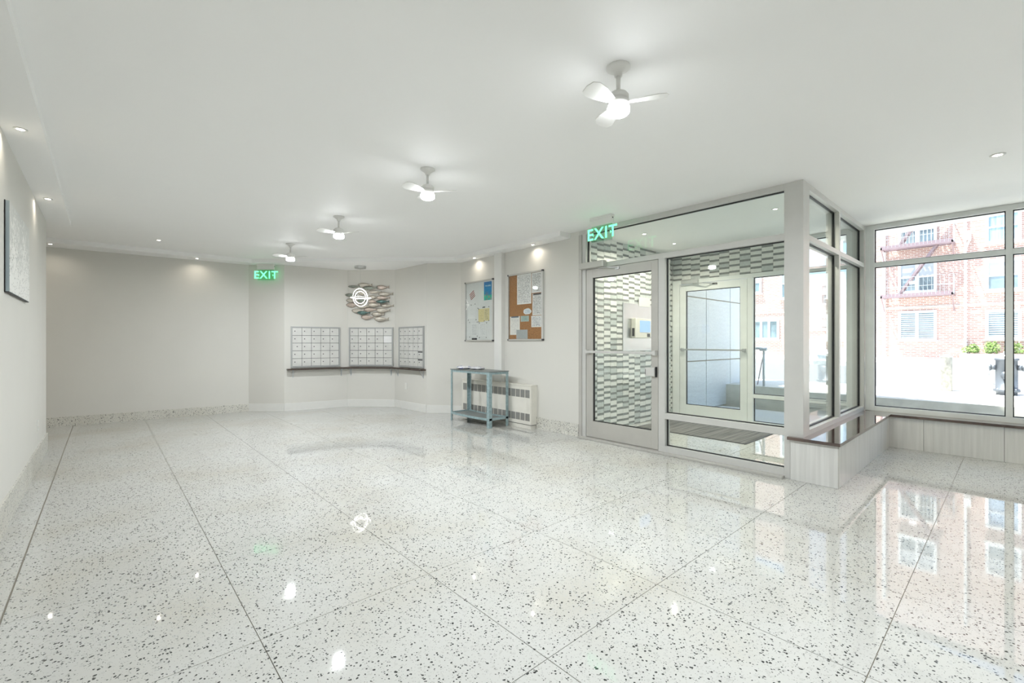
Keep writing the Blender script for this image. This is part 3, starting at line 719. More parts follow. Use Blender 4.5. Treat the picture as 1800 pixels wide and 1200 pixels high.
# whiteboard contents
def poster_mat():
    m, nt, b = newmat('blue_poster'); tc = N(nt, 'ShaderNodeTexCoord'); sp = N(nt, 'ShaderNodeSeparateXYZ'); nt.links.new(tc.outputs['Generated'], sp.inputs[0])
    cr = N(nt, 'ShaderNodeValToRGB'); e = cr.color_ramp.elements
    e[0].position = 0; e[0].color = (.0, .42, .38, 1); e[1].position = 1; e[1].color = (.01, .16, .42, 1)
    for p, c in ((.22, (.02, .50, .33, 1)), (.32, (.0, .22, .45, 1)), (.6, (.0, .25, .55, 1))): k = e.new(p); k.color = c
    nt.links.new(sp.outputs[2], cr.inputs[0])
    nz = N(nt, 'ShaderNodeTexNoise'); nz.inputs['Scale'].default_value = 9; nt.links.new(tc.outputs['Generated'], nz.inputs['Vector'])
    sel = mth(nt, 'MULTIPLY', mth(nt, 'GREATER_THAN', nz.outputs[0], .60), mth(nt, 'LESS_THAN', sp.outputs[2], .45))
    c = mixrgb(nt, sel, cr.outputs[0], (.45, .20, .12))
    row = mth(nt, 'MULTIPLY', mth(nt, 'LESS_THAN', mth(nt, 'ABSOLUTE', mth(nt, 'SUBTRACT', sp.outputs[2], .78)), .035), mth(nt, 'GREATER_THAN', nz.outputs[0], .45))
    row = mth(nt, 'MULTIPLY', row, mth(nt, 'LESS_THAN', mth(nt, 'ABSOLUTE', mth(nt, 'SUBTRACT', sp.outputs[1], .5)), .38))
    c = mixrgb(nt, row, c, (.35, .55, .62)); nt.links.new(c, b.inputs['Base Color']); b.inputs['Roughness'].default_value = .35; return m
def flag_mat():
    m, nt, b = newmat('flag_print'); tc = N(nt, 'ShaderNodeTexCoord'); sp = N(nt, 'ShaderNodeSeparateXYZ')
    rot = N(nt, 'ShaderNodeMapping'); rot.inputs['Location'].default_value = (0, 0, 0); rot.inputs['Rotation'].default_value = (math.radians(32), 0, 0)
    nt.links.new(tc.outputs['Generated'], rot.inputs[0]); nt.links.new(rot.outputs[0], sp.inputs[0])
    st = mth(nt, 'LESS_THAN', mth(nt, 'FRACT', mth(nt, 'MULTIPLY', sp.outputs[2], 5.5)), .5)
    c = mixrgb(nt, st, (.70, .68, .66), (.26, .04, .05))
    can = mth(nt, 'MULTIPLY', mth(nt, 'GREATER_THAN', sp.outputs[1], .55), mth(nt, 'GREATER_THAN', sp.outputs[2], .62))
    c = mixrgb(nt, can, c, (.05, .06, .16)); nt.links.new(c, b.inputs['Base Color']); return m
sheet('poster', 5.65, 5.85, 1.935, 2.235, poster_mat(), 'bright blue and green poster pinned on the whiteboard', 'poster')
sheet('flag_card', 6.10, 6.235, 1.985, 2.105, flag_mat(), 'tilted card with striped flag on the whiteboard', 'card', tilt=-.4)
sheet('yellow_notice', 5.845, 6.0, 1.585, 1.80, printed('yellow_sheet_a', (.68, .60, .30), (.25, .22, .12), 18, .4, margin=.18), 'left yellow handwritten sheet on the whiteboard')
sheet('yellow_notice', 5.71, 5.84, 1.60, 1.805, printed('yellow_sheet_b', (.70, .63, .34), (.2, .18, .1), 26, .5, margin=.1), 'right yellow typed sheet on the whiteboard')
sheet('paper_notice', 6.08, 6.29, 1.65, 1.89, printed('faint_sheet', (.74, .76, .75), (.62, .64, .64), 14, .4), 'faint white sheet below the flag card')
sheet('paper_notice', 6.03, 6.20, 1.35, 1.57, printed('grey_text_a', (.72, .74, .73), (.42, .44, .44), 34, .55), 'lower left typed sheet on the whiteboard')
sheet('paper_notice', 5.80, 5.98, 1.35, 1.57, printed('grey_text_b', (.72, .74, .73), (.45, .47, .47), 26, .5), 'lower right typed sheet on the whiteboard')
mags = [(6.01,1.815),(5.985,1.80),(5.88,1.82),(5.72,1.825),(6.20,1.88),(6.09,1.89),(6.28,1.625),(6.24,1.585),(6.06,1.625),(6.03,1.585),(5.99,1.585),(5.97,1.565),(5.72,1.60),(5.78,1.565),(6.24,1.335),(6.03,1.35),(5.97,1.325),(5.79,1.325),(5.84,1.598)]
mg0 = None
MAGL = ['magnet at top left corner of left yellow sheet', 'magnet just inside top left corner of left yellow sheet', 'magnet left of the clip above the yellow sheets', 'magnet at top right corner of the yellow sheets',
 'magnet above the faint white sheet, left one', 'magnet above the faint white sheet, right one', 'magnet at bottom left edge of faint white sheet', 'magnet just below the faint sheet at the left', 'magnet at bottom right of the faint white sheet',
 'left of two magnets between faint sheet and yellow sheet', 'right of two magnets between faint sheet and yellow sheet', 'magnet just below left yellow sheet, above typed sheets', 'magnet at bottom right corner of the yellow sheets', 'magnet below the right yellow sheet',
 'lowest left magnet under lower left typed sheet', 'magnet under right corner of lower left typed sheet', 'magnet at bottom, between the two typed sheets', 'lowest right magnet under lower right typed sheet', 'magnet in middle of lower edge of the yellow sheets']
for i, (y, z) in enumerate(mags):
    if mg0 is None:
        m = MB(); ring = [(GX-.019, y+.0075*math.cos(2*PI*k/10), z+.0075*math.sin(2*PI*k/10)) for k in range(10)]; bk = [(GX-.0143, a[1], a[2]) for a in ring]
        mg0 = m.add(ring+bk, [tuple(range(10)), tuple(range(10, 20))[::-1]]+[(k, k+10, (k+1) % 10+10, (k+1) % 10) for k in range(10)]).build('magnet', 'dark'); my0 = (y, z)
        tag(mg0, 'small round dark magnet on the whiteboard', 'magnet', 'magnets on the whiteboard')
    else: copy_tree(mg0, (0, y-my0[0], z-my0[1]))['label'] = MAGL[i]
mg0['label'] = MAGL[0]
tag(MB().box(GX-.034+.008, GX-.0125, 6.04, 6.17, 1.29, 1.318).build('eraser', 'dark', bevel=.004), 'dark eraser lying at the foot of the whiteboard', 'eraser')
tag(MB().box(GX-.024, GX-.0145, 5.82, 5.87, 1.815, 1.832).build('binder_clip', 'dark', bevel=.003), 'black clip holding the top of the yellow sheets', 'clip')
# cork contents
INK = (.12, .12, .12)
sheet('labor_notice', 4.74, 5.045, 1.815, 2.262, printed('dense_notice', (.84, .84, .82), (.28, .28, .28), 60, .5, margin=.06), 'largest dense printed notice on the cork board')
sheet('paper_notice', 4.524, 4.73, 1.965, 2.258, printed('notice_top_right', W_, INK, 46, .5, margin=.09), 'typed sheet at top right of the cork board')
sheet('paper_notice', 4.522, 4.715, 1.64, 1.955, printed('notice_bold', W_, INK, 44, .5, (.93, (.1, .1, .1)), .08), 'sheet with bold heading right on the cork board')
# cloud shaped card
cy, cz = 4.822, 1.70; pts = []
for k in range(24):
    a = 2*PI*k/24; yy = .08*math.cos(a); zz = .045*math.sin(a); sc = 1+.10*abs(math.sin(2.5*a)) if zz > -.02 else 1
    pts.append((cy+yy*sc, cz+max(-.04, zz*sc)))
tag(MB().add([(GX-.0145, a, b) for a, b in pts]+[(GX-.0133, a, b) for a, b in pts], [tuple(range(24)), tuple(range(24, 48))[::-1]]+[(k, k+24, (k+1) % 24+24, (k+1) % 24) for k in range(24)]).build('card', printed('blue_card', (.74, .78, .80), (.25, .38, .50), 9, .5, margin=.2)),
    'small arched white card with blue print on the cork board', 'card')
sheet('card', 4.79, 4.965, 1.555, 1.64, printed('teal_card', (.42, .52, .47), (.12, .30, .32), 10, .5, margin=.15), 'teal green card in middle of the cork board', 'card')
sheet('paper_notice', 4.525, 4.738, 1.467, 1.632, printed('schedule', W_, (.15, .17, .25), 20, .5, margin=.1), 'wide sheet at lower right of the cork board')
sheet('paper_notice', 4.985, 5.205, 1.36, 1.64, printed('letter', (.78, .77, .73), (.45, .45, .45), 30, .42, (.93, (.10, .14, .20)), .12), 'letter with dark banner at lower left of cork board')
sheet('paper_notice', 4.815, 5.06, 1.298, 1.435, printed('grey_notice', (.42, .45, .45), (.32, .35, .36), 22, .5, margin=.08), 'dark grey sheet at bottom of the cork board', dx=.002)

# ================================================================== RADIATOR
r = thing('radiator_cover', 'cream metal radiator cabinet against wall behind blue table', 'radiator', (4.6, 5.46, 0))
RX, RY0, RY1, RZ = 4.53, 4.63, 6.30, .628
MB().box(RX+.006, GX, RY0, RY1, .058, RZ-.012).build('cabinet', 'rad', r)
MB().box(RX-.004, GX, RY0-.006, RY1+.006, RZ-.012, RZ).build('top_panel', 'rad', r, bevel=.003)
MB().box(RX+.014, GX, RY0+.01, RY1, 0, .050).build('plinth', 'rad', r)
MB().box(RX+.012, GX-.01, RY0+.004, RY1, .050, .058).build('shadow_gap', 'dark', r)
fr = MB().box(RX, RX+.006, RY0+.008, RY1-.008, .062, RZ-.02).build('front_panel', 'rad', r)
g0 = None; ny = 16; stp = (6.275-4.648)/ny
for row, (za, zb) in enumerate(((.445, .560), (.112, .218))):
    for k in range(ny):
        y = 4.648+k*stp
        if g0 is None or k == 0:
            m = MB().box(RX-.0012, RX, y+.006, y+stp-.006, za, zb)
            for q in range(12): m.box(RX-.0035, RX-.001, y+.008, y+stp-.008, za+.004+q*(zb-za-.006)/12, za+.008+q*(zb-za-.006)/12)
            g0 = m.build('vent_grille', 'vent', r); gy = y
        else:
            c = g0.copy(); COL.objects.link(c); c.location = g0.location+Vector((0, y-gy, 0))

# ================================================================== BLUE CONSOLE TABLE
tb_ = thing('console_table', 'weathered blue metal console table in front of the radiator', 'table', (4.3, 5.55, 0))
TX0, TX1, TY0, TY1, TZ = 4.13, 4.49, 5.08, 6.04, .822
MB().poly([(TX0-.01, TY0+.02), (TX0+.04, TY0-.015), (TX1+.01, TY0-.015), (TX1+.01, TY1+.015), (TX0-.01, TY1+.015)], TZ-.012, TZ).build('table_top', 'blued', tb_)
MB().box(TX0, TX0+.02, TY0+.02, TY1, TZ-.045, TZ-.012).box(TX1-.02, TX1, TY0, TY1, TZ-.045, TZ-.012).box(TX0+.02, TX1-.02, TY0, TY0+.02, TZ-.045, TZ-.012).box(TX0+.02, TX1-.02, TY1-.02, TY1, TZ-.045, TZ-.012).build('apron', 'blue', tb_)
def angle_leg(x, y, sx, sy, w=.048):
    m = MB(); th_ = .006
    m.box(x, x+sx*w, y, y+sy*th_, 0, TZ-.012); m.box(x, x+sx*th_, y+sy*th_, y+sy*w, 0, TZ-.012)
    return m.build('leg', 'blue', tb_)
angle_leg(TX0-.006, TY0-.006, 1, 1, .056); angle_leg(TX1+.006, TY0-.006, -1, 1); angle_leg(TX0-.006, TY1+.006, 1, -1, .034); angle_leg(TX1+.006, TY1+.006, -1, -1, .05)
n = 14; arc = [(TX0-.035*math.sin(PI*i/n), TY0+(TY1-TY0)*i/n) for i in range(n+1)]
MB().poly(arc+[(TX1-.035*math.sin(PI*i/n), TY1-(TY1-TY0)*i/n) for i in range(n+1)], .118, .124).build('lower_shelf', 'blued', tb_)
vs = []; m = MB()
for i in range(n): m.bar((arc[i][0], arc[i][1], .125), (arc[i+1][0], arc[i+1][1], .125), .012, .032)
for i in range(n): m.bar((TX1-.035*math.sin(PI*i/n), TY1-(TY1-TY0)*i/n, .125), (TX1-.035*math.sin(PI*(i+1)/n), TY1-(TY1-TY0)*(i+1)/n, .125), .012, .032)
m.bar((TX0, TY0, .125), (TX1, TY0, .125), .012, .032); m.bar((TX0, TY1, .125), (TX1, TY1, .125), .012, .032)
m.build('shelf_rim', 'blue', tb_)
# bagged newspaper
def crumple(name, cx, cy, L, Wd, Ht, mat, ang, seed):
    rnd = random.Random(seed); nu, nv = 18, 10; vs = []; fs = []; B = Basis((cx, cy), (math.cos(ang), math.sin(ang)))
    for i in range(nu+1):
        u = i/nu*2-1
        for j in range(nv):
            a = 2*PI*j/nv; r_ = (1-abs(u)**3.0)**.5*.95+.05
            y = math.cos(a)*Wd/2*r_*(1+.15*math.sin(5*u+j)); z = Ht/2+math.sin(a)*Ht/2*r_*(1+.25*math.sin(7*u+j*1.3))+rnd.uniform(-.004, .004)
            vs.append(B(u*L/2, y, TZ+max(.001, z)))
    for i in range(nu):
        for j in range(nv): k = (j+1) % nv; fs.append((i*nv+j, i*nv+k, (i+1)*nv+k, (i+1)*nv+j))
    fs += [tuple(range(nv))[::-1], tuple(range(nu*nv, (nu+1)*nv))]
    return MB().add(vs, fs, True).build(name, mat)
m, nt, b = newmat('white_bag_blue_print'); g = N(nt, 'ShaderNodeTexCoord'); nz = N(nt, 'ShaderNodeTexNoise'); nz.inputs['Scale'].default_value = 3.2; nz.inputs['Distortion'].default_value = 1.2
nt.links.new(g.outputs['Generated'], nz.inputs['Vector']); bf = mth(nt, 'GREATER_THAN', nz.outputs[0], .56)
nt.links.new(mixrgb(nt, bf, (.82, .82, .84), (.05, .08, .45)), b.inputs['Base Color']); b.inputs['Roughness'].default_value = .25; M['bag1'] = m
m, nt, b = newmat('clear_bag_print'); g = N(nt, 'ShaderNodeTexCoord'); nz = N(nt, 'ShaderNodeTexNoise'); nz.inputs['Scale'].default_value = 6; nt.links.new(g.outputs['Generated'], nz.inputs['Vector'])
bf = mth(nt, 'GREATER_THAN', nz.outputs[0], .62); nt.links.new(mixrgb(nt, bf, (.70, .70, .72), (.16, .18, .34)), b.inputs['Base Color']); b.inputs['Roughness'].default_value = .25; M['bag2'] = m
tag(crumple('mail_bag', 4.27, 5.89, .28, .20, .045, 'bag1', PI/2, 3), 'white and blue plastic mail bag at left end of the table', 'bag')
tag(crumple('mail_bag', 4.32, 5.61, .25, .15, .045, 'bag2', PI/2+.25, 5), 'pale crumpled plastic mail bag right of the blue one', 'bag')

# ================================================================== LEFT WALL CANVAS
m, nt, b = newmat('silver_blossom_painting'); g = N(nt, 'ShaderNodeNewGeometry'); tc = N(nt, 'ShaderNodeTexCoord')
vo = N(nt, 'ShaderNodeTexVoronoi'); vo.inputs['Scale'].default_value = 34; nt.links.new(g.outputs['Position'], vo.inputs['Vector'])
nz = N(nt, 'ShaderNodeTexNoise'); nz.inputs['Scale'].default_value = 26; nz.inputs['Detail'].default_value = 4; nt.links.new(g.outputs['Position'], nz.inputs['Vector'])
sp = N(nt, 'ShaderNodeSeparateXYZ'); nt.links.new(tc.outputs['Generated'], sp.inputs[0])
w_ = mth(nt, 'ABSOLUTE', mth(nt, 'SINE', mth(nt, 'MULTIPLY', sp.outputs[1], 6.9)))
dn = mth(nt, 'ADD', mth(nt, 'SUBTRACT', .78, sp.outputs[2]), mth(nt, 'MULTIPLY', w_, .35))
dn = mth(nt, 'SUBTRACT', dn, .25); N_ = mth(nt, 'MULTIPLY', nz.outputs[0], 1.0)
chip = mth(nt, 'GREATER_THAN', mth(nt, 'ADD', nz.outputs[0], mth(nt, 'MULTIPLY', dn, .30)), .56)
dk = mth(nt, 'MULTIPLY', mth(nt, 'LESS_THAN', vo.outputs['Distance'], .2), mth(nt, 'GREATER_THAN', dn, .12))
c = mixrgb(nt, chip, (.70, .71, .68), (.90, .90, .87)); c = mixrgb(nt, dk, c, (.25, .25, .24)); nt.links.new(c, b.inputs['Base Color'])
bp = N(nt, 'ShaderNodeBump'); bp.inputs['Distance'].default_value = .006; nt.links.new(nz.outputs[0], bp.inputs['Height']); nt.links.new(bp.outputs[0], b.inputs['Normal'])
M['paint'] = m; M['canv'] = plain('blue_grey_canvas_edge', (.42, .50, .54), .6)
pc = thing('canvas_painting', 'silver and white textured canvas hanging on the left wall', 'painting', (-.5, 5.1, 1.59))
MB().box(-.5, -.476, 4.545, 5.62, 1.592, 2.205).build('stretcher_edge', 'canv', pc)
MB().box(-.476, -.4745, 4.546, 5.619, 1.593, 2.204).build('painted_face', 'paint', pc)
MB().box(-.4985, -.494, 4.533, 4.545, 1.588, 2.207).box(-.4985, -.478, 4.545, 5.62, 1.586, 1.592).build('black_edging', 'black', pc)  # thin black strips along the near and bottom canvas edges

# ================================================================== VESTIBULE THINGS
ic = thing('intercom_panel', 'brushed steel plate with intercom on the tiled vestibule wall', 'intercom', (6.1, TY, 1.12))
MB().box(5.69, 6.50, TY-.012, TY+.008, 1.115, 1.835).build('steel_plate', 'steel', ic, bevel=.003)
ib = MB().box(5.90, 6.34, TY-.085, TY-.012, 1.31, 1.61).build('intercom_body', 'rad', ic, bevel=.008)
M['scr'] = emis('lit_screen', (.20, .30, .50), .9)
MB().box(6.02, 6.31, TY-.088, TY-.085, 1.40, 1.575).build('screen', 'scr', ib)
MB().box(6.22, 6.30, TY-.088, TY-.085, 1.33, 1.38).build('keypad', 'dark', ib)
MB().box(5.895, 5.90, TY-.07, TY-.03, 1.34, 1.46).build('side_slot', 'dark', ib)
nm = MB().box(6.10, 6.42, TY-.016, TY-.0125, 1.80, 1.94).build('notice_card', printed('small_notice', (.72, .72, .70), (.4, .35, .35), 14, .5, margin=.12)); 
tag(nm, 'small white notice above the intercom plate', 'sign')
dm = thing('doormat', 'dark grey striped doormat on the vestibule floor', 'doormat', (6.3, 2.95, 0))
MB().box(5.83, 6.80, 2.21, 3.72, 0, .009).build('mat_pile', 'mat', dm)
MB().box(5.815, 5.83, 2.20, 3.73, 0, .006).box(6.80, 6.815, 2.20, 3.73, 0, .006).box(5.83, 6.80, 2.195, 2.21, 0, .006).box(5.83, 6.80, 3.72, 3.735, 0, .006).build('rubber_edge', 'dark', dm)

# ================================================================== EXTERIOR
GZ = .40
struct(MB().box(7.3, 9.10, -6, 4.2, -.15, -.01).build('landing', 'side'), 'concrete landing outside the doors', 'ground')
# retaining wall whose top is the near sidewalk
rw = struct(MB().poly([(8.82, -14), (8.82, 1.55), (9.30, 2.9), (9.36, 3.5), (9.36, 12), (9.8, 12), (9.8, -14)], -.15, GZ).build('retaining_wall', 'conc'), 'low concrete retaining wall along the sidewalk', 'wall')
struct(MB().box(9.8, 10.98, -30, 40, -.15, GZ).build('sidewalk', 'side'), 'bright concrete sidewalk beyond the landing', 'ground')
struct(MB().box(10.98, 11.14, -30, 40, -.2, GZ+.005).build('curb', 'conc'), 'concrete curb edging the near sidewalk', 'curb')
struct(MB().box(11.14, 22.3, -40, 60, -.2, GZ-.10).build('road', 'asph'), 'pale sunlit asphalt street', 'ground')
struct(MB().box(22.3, 60, -40, 60, -.2, GZ+.07).build('far_sidewalk', 'side'), 'sunlit sidewalk across the street', 'ground')
struct(MB().poly([(7.31, -6), (7.31, 6), (9.75, 6), (6.2+.0, -6)][:3]+[(8.03, .08), (7.31, -2.2)], 2.78, 2.95).build('canopy', 'white'), 'white canopy overhang above entrance and windows', 'canopy')
# stone wing wall
sw = thing('stone_wall', 'grey speckled stone slab wall outside the outer door', 'wall', (9.0, 3.95, 0))
MB().box(7.31, 10.56, 3.93, 4.12, 0, 3.4).build('wall_core', 'sjoint', sw)
xs = [7.31, 8.48, 9.56, 10.56]; zs = [-.01, .90, 2.07, 3.24]
for i in range(3):
    for j in range(3): MB().box(xs[i]+.011, xs[i+1]-.011, 3.915, 3.93, zs[j]+.011, zs[j+1]-.011).build('stone_slab', 'stone', sw)
# handrail
hr = thing('handrail', 'steel pipe handrail at the steps seen through the sidelight', 'handrail', (9.5, 3.2, GZ))
def tpost(x, y, z0, z1): MB().tube([(x, y, z0), (x, y, z1)], .021, 10).build('post', 'galv', hr)
tpost(9.45, 3.24, GZ, 1.10); tpost(9.45, 3.45, GZ-.41, 1.05)
rail = [(9.45, 3.24, 1.09)]+[(9.45, 3.24+.10*(1-math.cos(a)), 1.09+.04*math.sin(a)) for a in [PI*k/8 for k in range(1, 8)]]+[(9.46, 3.46, 1.05), (9.47, 3.52, .95), (9.48, 3.60, .80)]
MB().tube(rail, .024, 10).build('top_rail', 'galv', hr)
MB().tube([(9.43, 3.18, 1.11), (9.43, 3.30, 1.11)], .032, 12).build('end_cap', 'galv', hr)
MB().bar((9.45, 3.24, 1.05), (9.47, 3.36, GZ+.02), .012).build('brace', 'iron', hr)
# bollard
bo = thing('bollard', 'chipped beige steel bollard standing at the curb', 'bollard', (11.26-.35, .80, GZ))
bx_, by_ = 10.91, .80
MB().lathe([(.078, GZ), (.078, .985), (.0785, .99)], bx_, by_, 24).build('pipe', 'boll', bo)
MB().lathe([(.084, .985), (.086, 1.0), (.07, 1.018), (.02, 1.022)], bx_, by_, 24).build('cap', 'conc', bo)
# hydrant
hx, hy = 10.80, .09
hy_ = thing('fire_hydrant', 'dark fire hydrant with silver dome cap on the sidewalk', 'hydrant', (hx, hy, GZ))
MB().lathe([(.12, GZ), (.12, GZ+.05), (.15, GZ+.055), (.15, GZ+.09), (.125, GZ+.10), (.125, .95), (.14, .955), (.14, .985)], hx, hy, 28).build('barrel', 'hyd', hy_)
MB().lathe([(.138, .985), (.13, 1.02), (.09, 1.06), (.04, 1.075), (.03, 1.10), (.01, 1.105)], hx, hy, 28).build('dome_cap', 'silver', hy_)
for s in (-1, 1):
    c = Vector((hx-.03, hy+s*.12, .84)); MB().tube([c, c+Vector((0, s*.05, 0))], .042, 14).tube([c+Vector((0, s*.05, 0)), c+Vector((0, s*.075, 0))], .052, 8).build('side_nozzle', 'hyd', hy_)
c = Vector((hx-.11, hy, .72)); MB().tube([c, c+Vector((-.06, 0, 0))], .058, 16).tube([c+Vector((-.06, 0, 0)), c+Vector((-.085, 0, 0))], .07, 8).build('front_nozzle', 'hyd', hy_)
MB().tube([(hx-.03, hy+.19, .82), (hx-.04, hy+.20, .72), (hx-.04, hy+.19, .60), (hx-.05, hy+.13, .56)], .008, 6).build('chain', 'galv', hy_)
m = MB()
for k in range(8): a = k*PI/4; m.lathe([(.012, GZ+.09), (.012, GZ+.105)], hx+.137*math.cos(a), hy+.137*math.sin(a), 6)
m.build('flange_bolts', 'silver', hy_)

# brick apartment building right
FXX = 30.0; FB = GZ+.07
ab = thing('apartment_building', 'red brick apartment building with fire escapes across the street', 'building', (34, 0, FB))
MB().box(FXX, 40, -16, 4.50, FB, 13).build('brick_wall', 'brick', ab)
MB().box(FXX+.15, 40, 4.50, 6.155, FB, 13).build('brick_bay', 'brick', ab)
def win(y0, y1, z0, z1, style, par, lights=2, xf=FXX):
    f = .11; m = MB()
    m.box(xf-.08, xf, y0, y0+f, z0, z1).box(xf-.08, xf, y1-f, y1, z0, z1).box(xf-.08, xf, y0+f, y1-f, z1-f, z1).box(xf-.08, xf, y0+f, y1-f, z0, z0+f)
    w = (y1-y0-2*f)/lights
    for k in range(1, lights): m.box(xf-.08, xf, y0+f+k*w-.06, y0+f+k*w+.06, z0+f, z1-f)
    m.box(xf-.14, xf, y0-.06, y1+.06, z0-.07, z0)
    fr_ = m.build('window', 'wpaint', par)
    for k in range(lights):
        a = y0+f+k*w+(.06 if k else 0); b_ = y0+f+(k+1)*w-(.06 if k < lights-1 else 0)
        MB().box(xf-.03, xf-.01, a, b_, z0+f, z1-f).build('pane', {'curtain': 'curt'}.get(style, 'pane'), fr_)
        if style in ('hung', 'grille', 'curtain'): MB().box(xf-.055, xf-.03, a, b_, (z0+z1)/2-.035, (z0+z1)/2+.035).build('sash_rail', 'wpaint', fr_)
        if style == 'hung': MB().box(xf-.035, xf-.03, a, b_, (z0+z1)/2+.035, z1-f).build('shade', 'blind', fr_)
        if style == 'grille':
            m = MB(); q = a+.08
            while q < b_-.03: m.box(xf-.09, xf-.07, q, q+.018, z0+.03, z1-f); q += .14
            m.build('window_grille', 'wpaint', fr_)
        if style == 'blinds':
            m = MB(); q = z0+f+.03
            while q < z1-f-.03: m.box(xf-.045, xf-.03, a, b_, q, q+.05); q += .10
            m.build('blind_slats', 'blind', fr_)
    return fr_
for z0, z1, st in ((1.33, 2.80, 'blinds'), (3.70, 5.25, 'hung'), (6.0, 7.6, 'grille'), (8.5, 10.0, 'hung')): win(2.53, 3.97, z0, z1, st, ab, 2)
for z0, z1, st in ((1.38, 2.70, 'blinds'), (3.55, 4.97, 'hung'), (5.72, 7.2, 'curtain'), (7.9, 9.3, 'hung')): win(-.20, .91, z0, z1, st, ab, 1)
for z0, z1 in ((1.33, 2.80), (3.70, 5.25), (6.0, 7.6)): win(-4.4, -3.0, z0, z1, 'hung', ab, 2)
MB().box(FXX-.10, FXX, 4.46, 4.60, FB, 12).build('downpipe', 'wpaint', ab); MB().box(FXX-.09, FXX, 1.51, 1.59, FB, 12).build('downpipe', 'wpaint', ab)
MB().box(FXX-.28, FXX-.02, 1.36, 1.60, 6.0, 6.36).bar((FXX-.2, 1.40, 6.0), (FXX-.05, 1.54, 5.6), .05).build('wall_box', 'wpaint', ab)
MB().box(FXX-.05, FXX, -16, 4.45, 2.93, 3.02).build('belt_course', 'conc', ab)
MB().tube([(FXX-.05, -.12, FB), (FXX-.05, -.12, 2.9)], .02, 6).build('conduit', 'wpaint', ab)
def escape(zp, up):
    y0, y1 = 1.90, 4.53; x0, x1 = FXX-1.0, FXX
    t = MB(); t.box(x0, x1, y0, y0+.06, zp-.06, zp+.05).box(x0, x1, y1-.06, y1, zp-.06, zp+.05).box(x0, x0+.06, y0, y1, zp-.07, zp+.12)
    q = y0+.12
    x = x0+.12
    while x < x1: t.box(x, x+.035, y0, y1, zp-.02, zp+.01); x += .11
    t.build('platform', 'iron', ab)
    m = MB(); q = y0
    while q <= y1: m.bar((x0, q, zp), (x0, q, zp+.9), .011); q += .146
    for x in (x0+.25, x0+.5, x0+.75): m.bar((x, y0, zp), (x, y0, zp+.9), .011); m.bar((x, y1, zp), (x, y1, zp+.9), .011)
    m.bar((x0, y0, zp+.9), (x0, y1, zp+.9), .022); m.bar((x0, y0, zp+.9), (x1, y0, zp+.9), .035); m.bar((x0, y1, zp+.9), (x1, y1, zp+.9), .035); m.bar((x0, y0, zp+.45), (x0, y1, zp+.45), .02)
    m.build('platform_railing', 'galv', ab)
    b = MB()
    for y in (y0+.03, y1-.03): b.bar((x0+.1, y, zp-.05), (x1, y, zp-.75), .05)
    b.build('platform_bracket', 'iron', ab)
    if up:
        s = MB()
        for dx in (0, .45): s.bar((x0+.2+dx, 3.90, zp), (x0+.2+dx, 2.45, zp+up), .05, .09)
        for k in range(1, 12): s.box(x0+.2, x0+.65, 3.90-1.45*k/12-.06, 3.90-1.45*k/12+.06, zp+up*k/12-.012, zp+up*k/12+.012)
        s.build('escape_stair', 'iron', ab)
escape(3.50, 2.42); escape(5.92, 2.4)
# left brick building and pale building
lb = thing('apartment_building', 'plain red brick building left of the gap across the street', 'building', (34, 12, FB))
MB().poly([(FXX, 8.70), (38, 11.3), (38, 22), (FXX, 22)], FB, 12).build('brick_wall', 'brick', lb)
win(9.43, 10.96, 1.40, 2.62, 'plain', lb, 3); win(10.40, 11.5, 4.25, 5.60, 'hung', lb, 1); win(8.80, 9.36, 3.80, 5.60, 'hung', lb, 1); win(12.2, 13.4, 4.2, 5.5, 'hung', lb, 1)
MB().box(FXX-.04, FXX, 8.70, 22, 2.98, 3.04).build('belt_course', 'conc', lb)
pb_ = thing('pale_building', 'pale rendered building seen through gap between brick buildings', 'building', (48, 11, FB))
MB().box(45, 55, 6.5, 18, FB, 6.4).build('wall', 'pale', pb_)
win(10.1, 11.0, 4.4, 6.1, 'hung', pb_, 1, xf=45); win(10.1, 11.0, 1.8, 3.4, 'hung', pb_, 1, xf=45)
gw = struct(MB().box(29.3, 29.6, 6.17, 8.69, FB, 1.86).build('garden_wall', 'brick'), 'low brick garden wall between the brick buildings', 'wall')
struct(MB().box(29.25, 29.65, 6.17, 8.69, 1.86, 2.0).build('wall_coping', 'wpaint'), 'white coping on the low brick garden wall', 'coping')
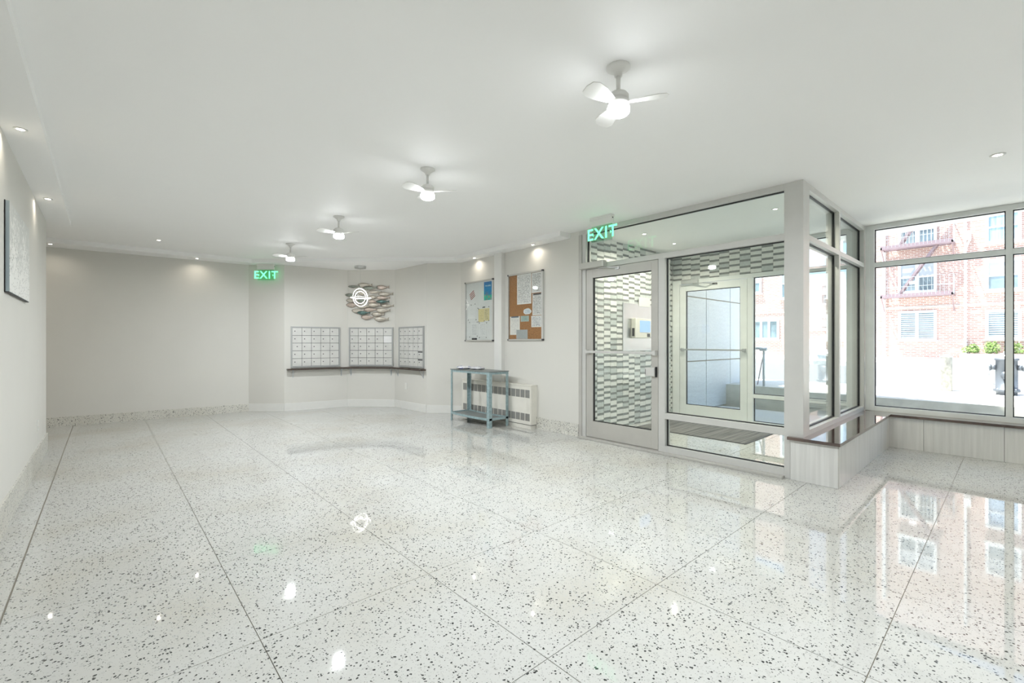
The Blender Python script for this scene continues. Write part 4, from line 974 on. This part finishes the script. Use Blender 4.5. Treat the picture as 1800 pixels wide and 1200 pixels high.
# curved white shade sail before the garden wall
m = MB(); n = 24; top = []; bot = []
for i in range(n+1):
    s = i/n; y = 6.35+2.1*s
    top.append((y, 1.93-.52*math.sin(PI*s)**.9)); bot.append((y, .50+.42*math.sin(PI*s)**.9))
vs = []; fs = []
for i in range(n+1):
    for k in range(5):
        q = k/4; vs.append((28.3+.12*math.sin(PI*q)*math.sin(PI*i/n), top[i][0], bot[i][1]*(1-q)+top[i][1]*q))
for i in range(n):
    for k in range(4): fs.append((i*5+k, i*5+k+1, (i+1)*5+k+1, (i+1)*5+k))
nv = len(vs); vs += [(v[0]+.02, v[1], v[2]) for v in vs]; fs2 = [tuple(j+nv for j in f[::-1]) for f in fs]
tag(m.add(vs, fs+fs2, True).build('shade_sail', 'wpaint'), 'white curved fabric panel before the low brick garden wall', 'shade sail')
# shrubs with stone planter at foot of the building
pl = struct(MB().box(29.0, 29.9, -16, 1.7, FB, .72).build('planter_wall', 'conc'), 'low stone planter wall at the foot of the apartment building', 'planter')
def shrub(x, y, z, w, h, label):
    r_ = random.Random(int(y*100)); vs = []; fs = []
    lob = [(r_.uniform(-.3, .3)*w, r_.uniform(.55, 1.0)) for _ in range(4)]
    for k in range(520):
        ly, lh = lob[k % 4]
        a = r_.uniform(0, 2*PI); rr = r_.random()**.5; zz = r_.random()
        sc = math.sin(PI*min(1, .25+zz*.7)); c = Vector((x+.35*rr*math.cos(a)*sc, y+ly+w/3.2*rr*math.sin(a)*sc, z+h*lh*zz)); s = r_.uniform(.03, .075)
        u = Vector((r_.uniform(-1, 1), r_.uniform(-1, 1), r_.uniform(-.3, 1))).normalized(); v = u.orthogonal().normalized()
        i = len(vs); vs += [c-u*s, c+v*s*.45, c+u*s, c-v*s*.45]; fs.append((i, i+1, i+2, i+3))
    t = thing('shrub', label, 'shrub', (x, y, z), 'shrubs in the planter across the street')
    MB().add(vs, fs).build('foliage', 'leaf', t)['kind'] = 'stuff'
    MB().tube([(x, y, z-.05), (x+.02, y, z+h*.4)], .02, 6).tube([(x, y+.05, z-.05), (x-.03, y+.12, z+h*.5)], .014, 6).build('stems', 'iron', t)
for k, (y, h, lb_) in enumerate(((1.40, .45, 'leftmost green shrub in planter across the street'), (.75, .55, 'green shrub under the window left of the window mullion'), (.05, .55, 'green shrub half hidden behind the window mullion'), (-.65, .6, 'green shrub right of the window mullion'))): shrub(29.45, y, .775, .56, h, lb_)
# white kerb wall with grey panel seen through vestibule
kw = thing('street_barrier', 'white low barrier with grey panel beyond the street', 'barrier', (22, 5.5, GZ))
MB().box(22.6, 22.8, 4.55, 6.6, FB, 1.0).build('barrier_body', 'wpaint', kw); MB().box(22.58, 22.6, 5.0, 6.1, .55, .92).build('barrier_panel', 'galv', kw)
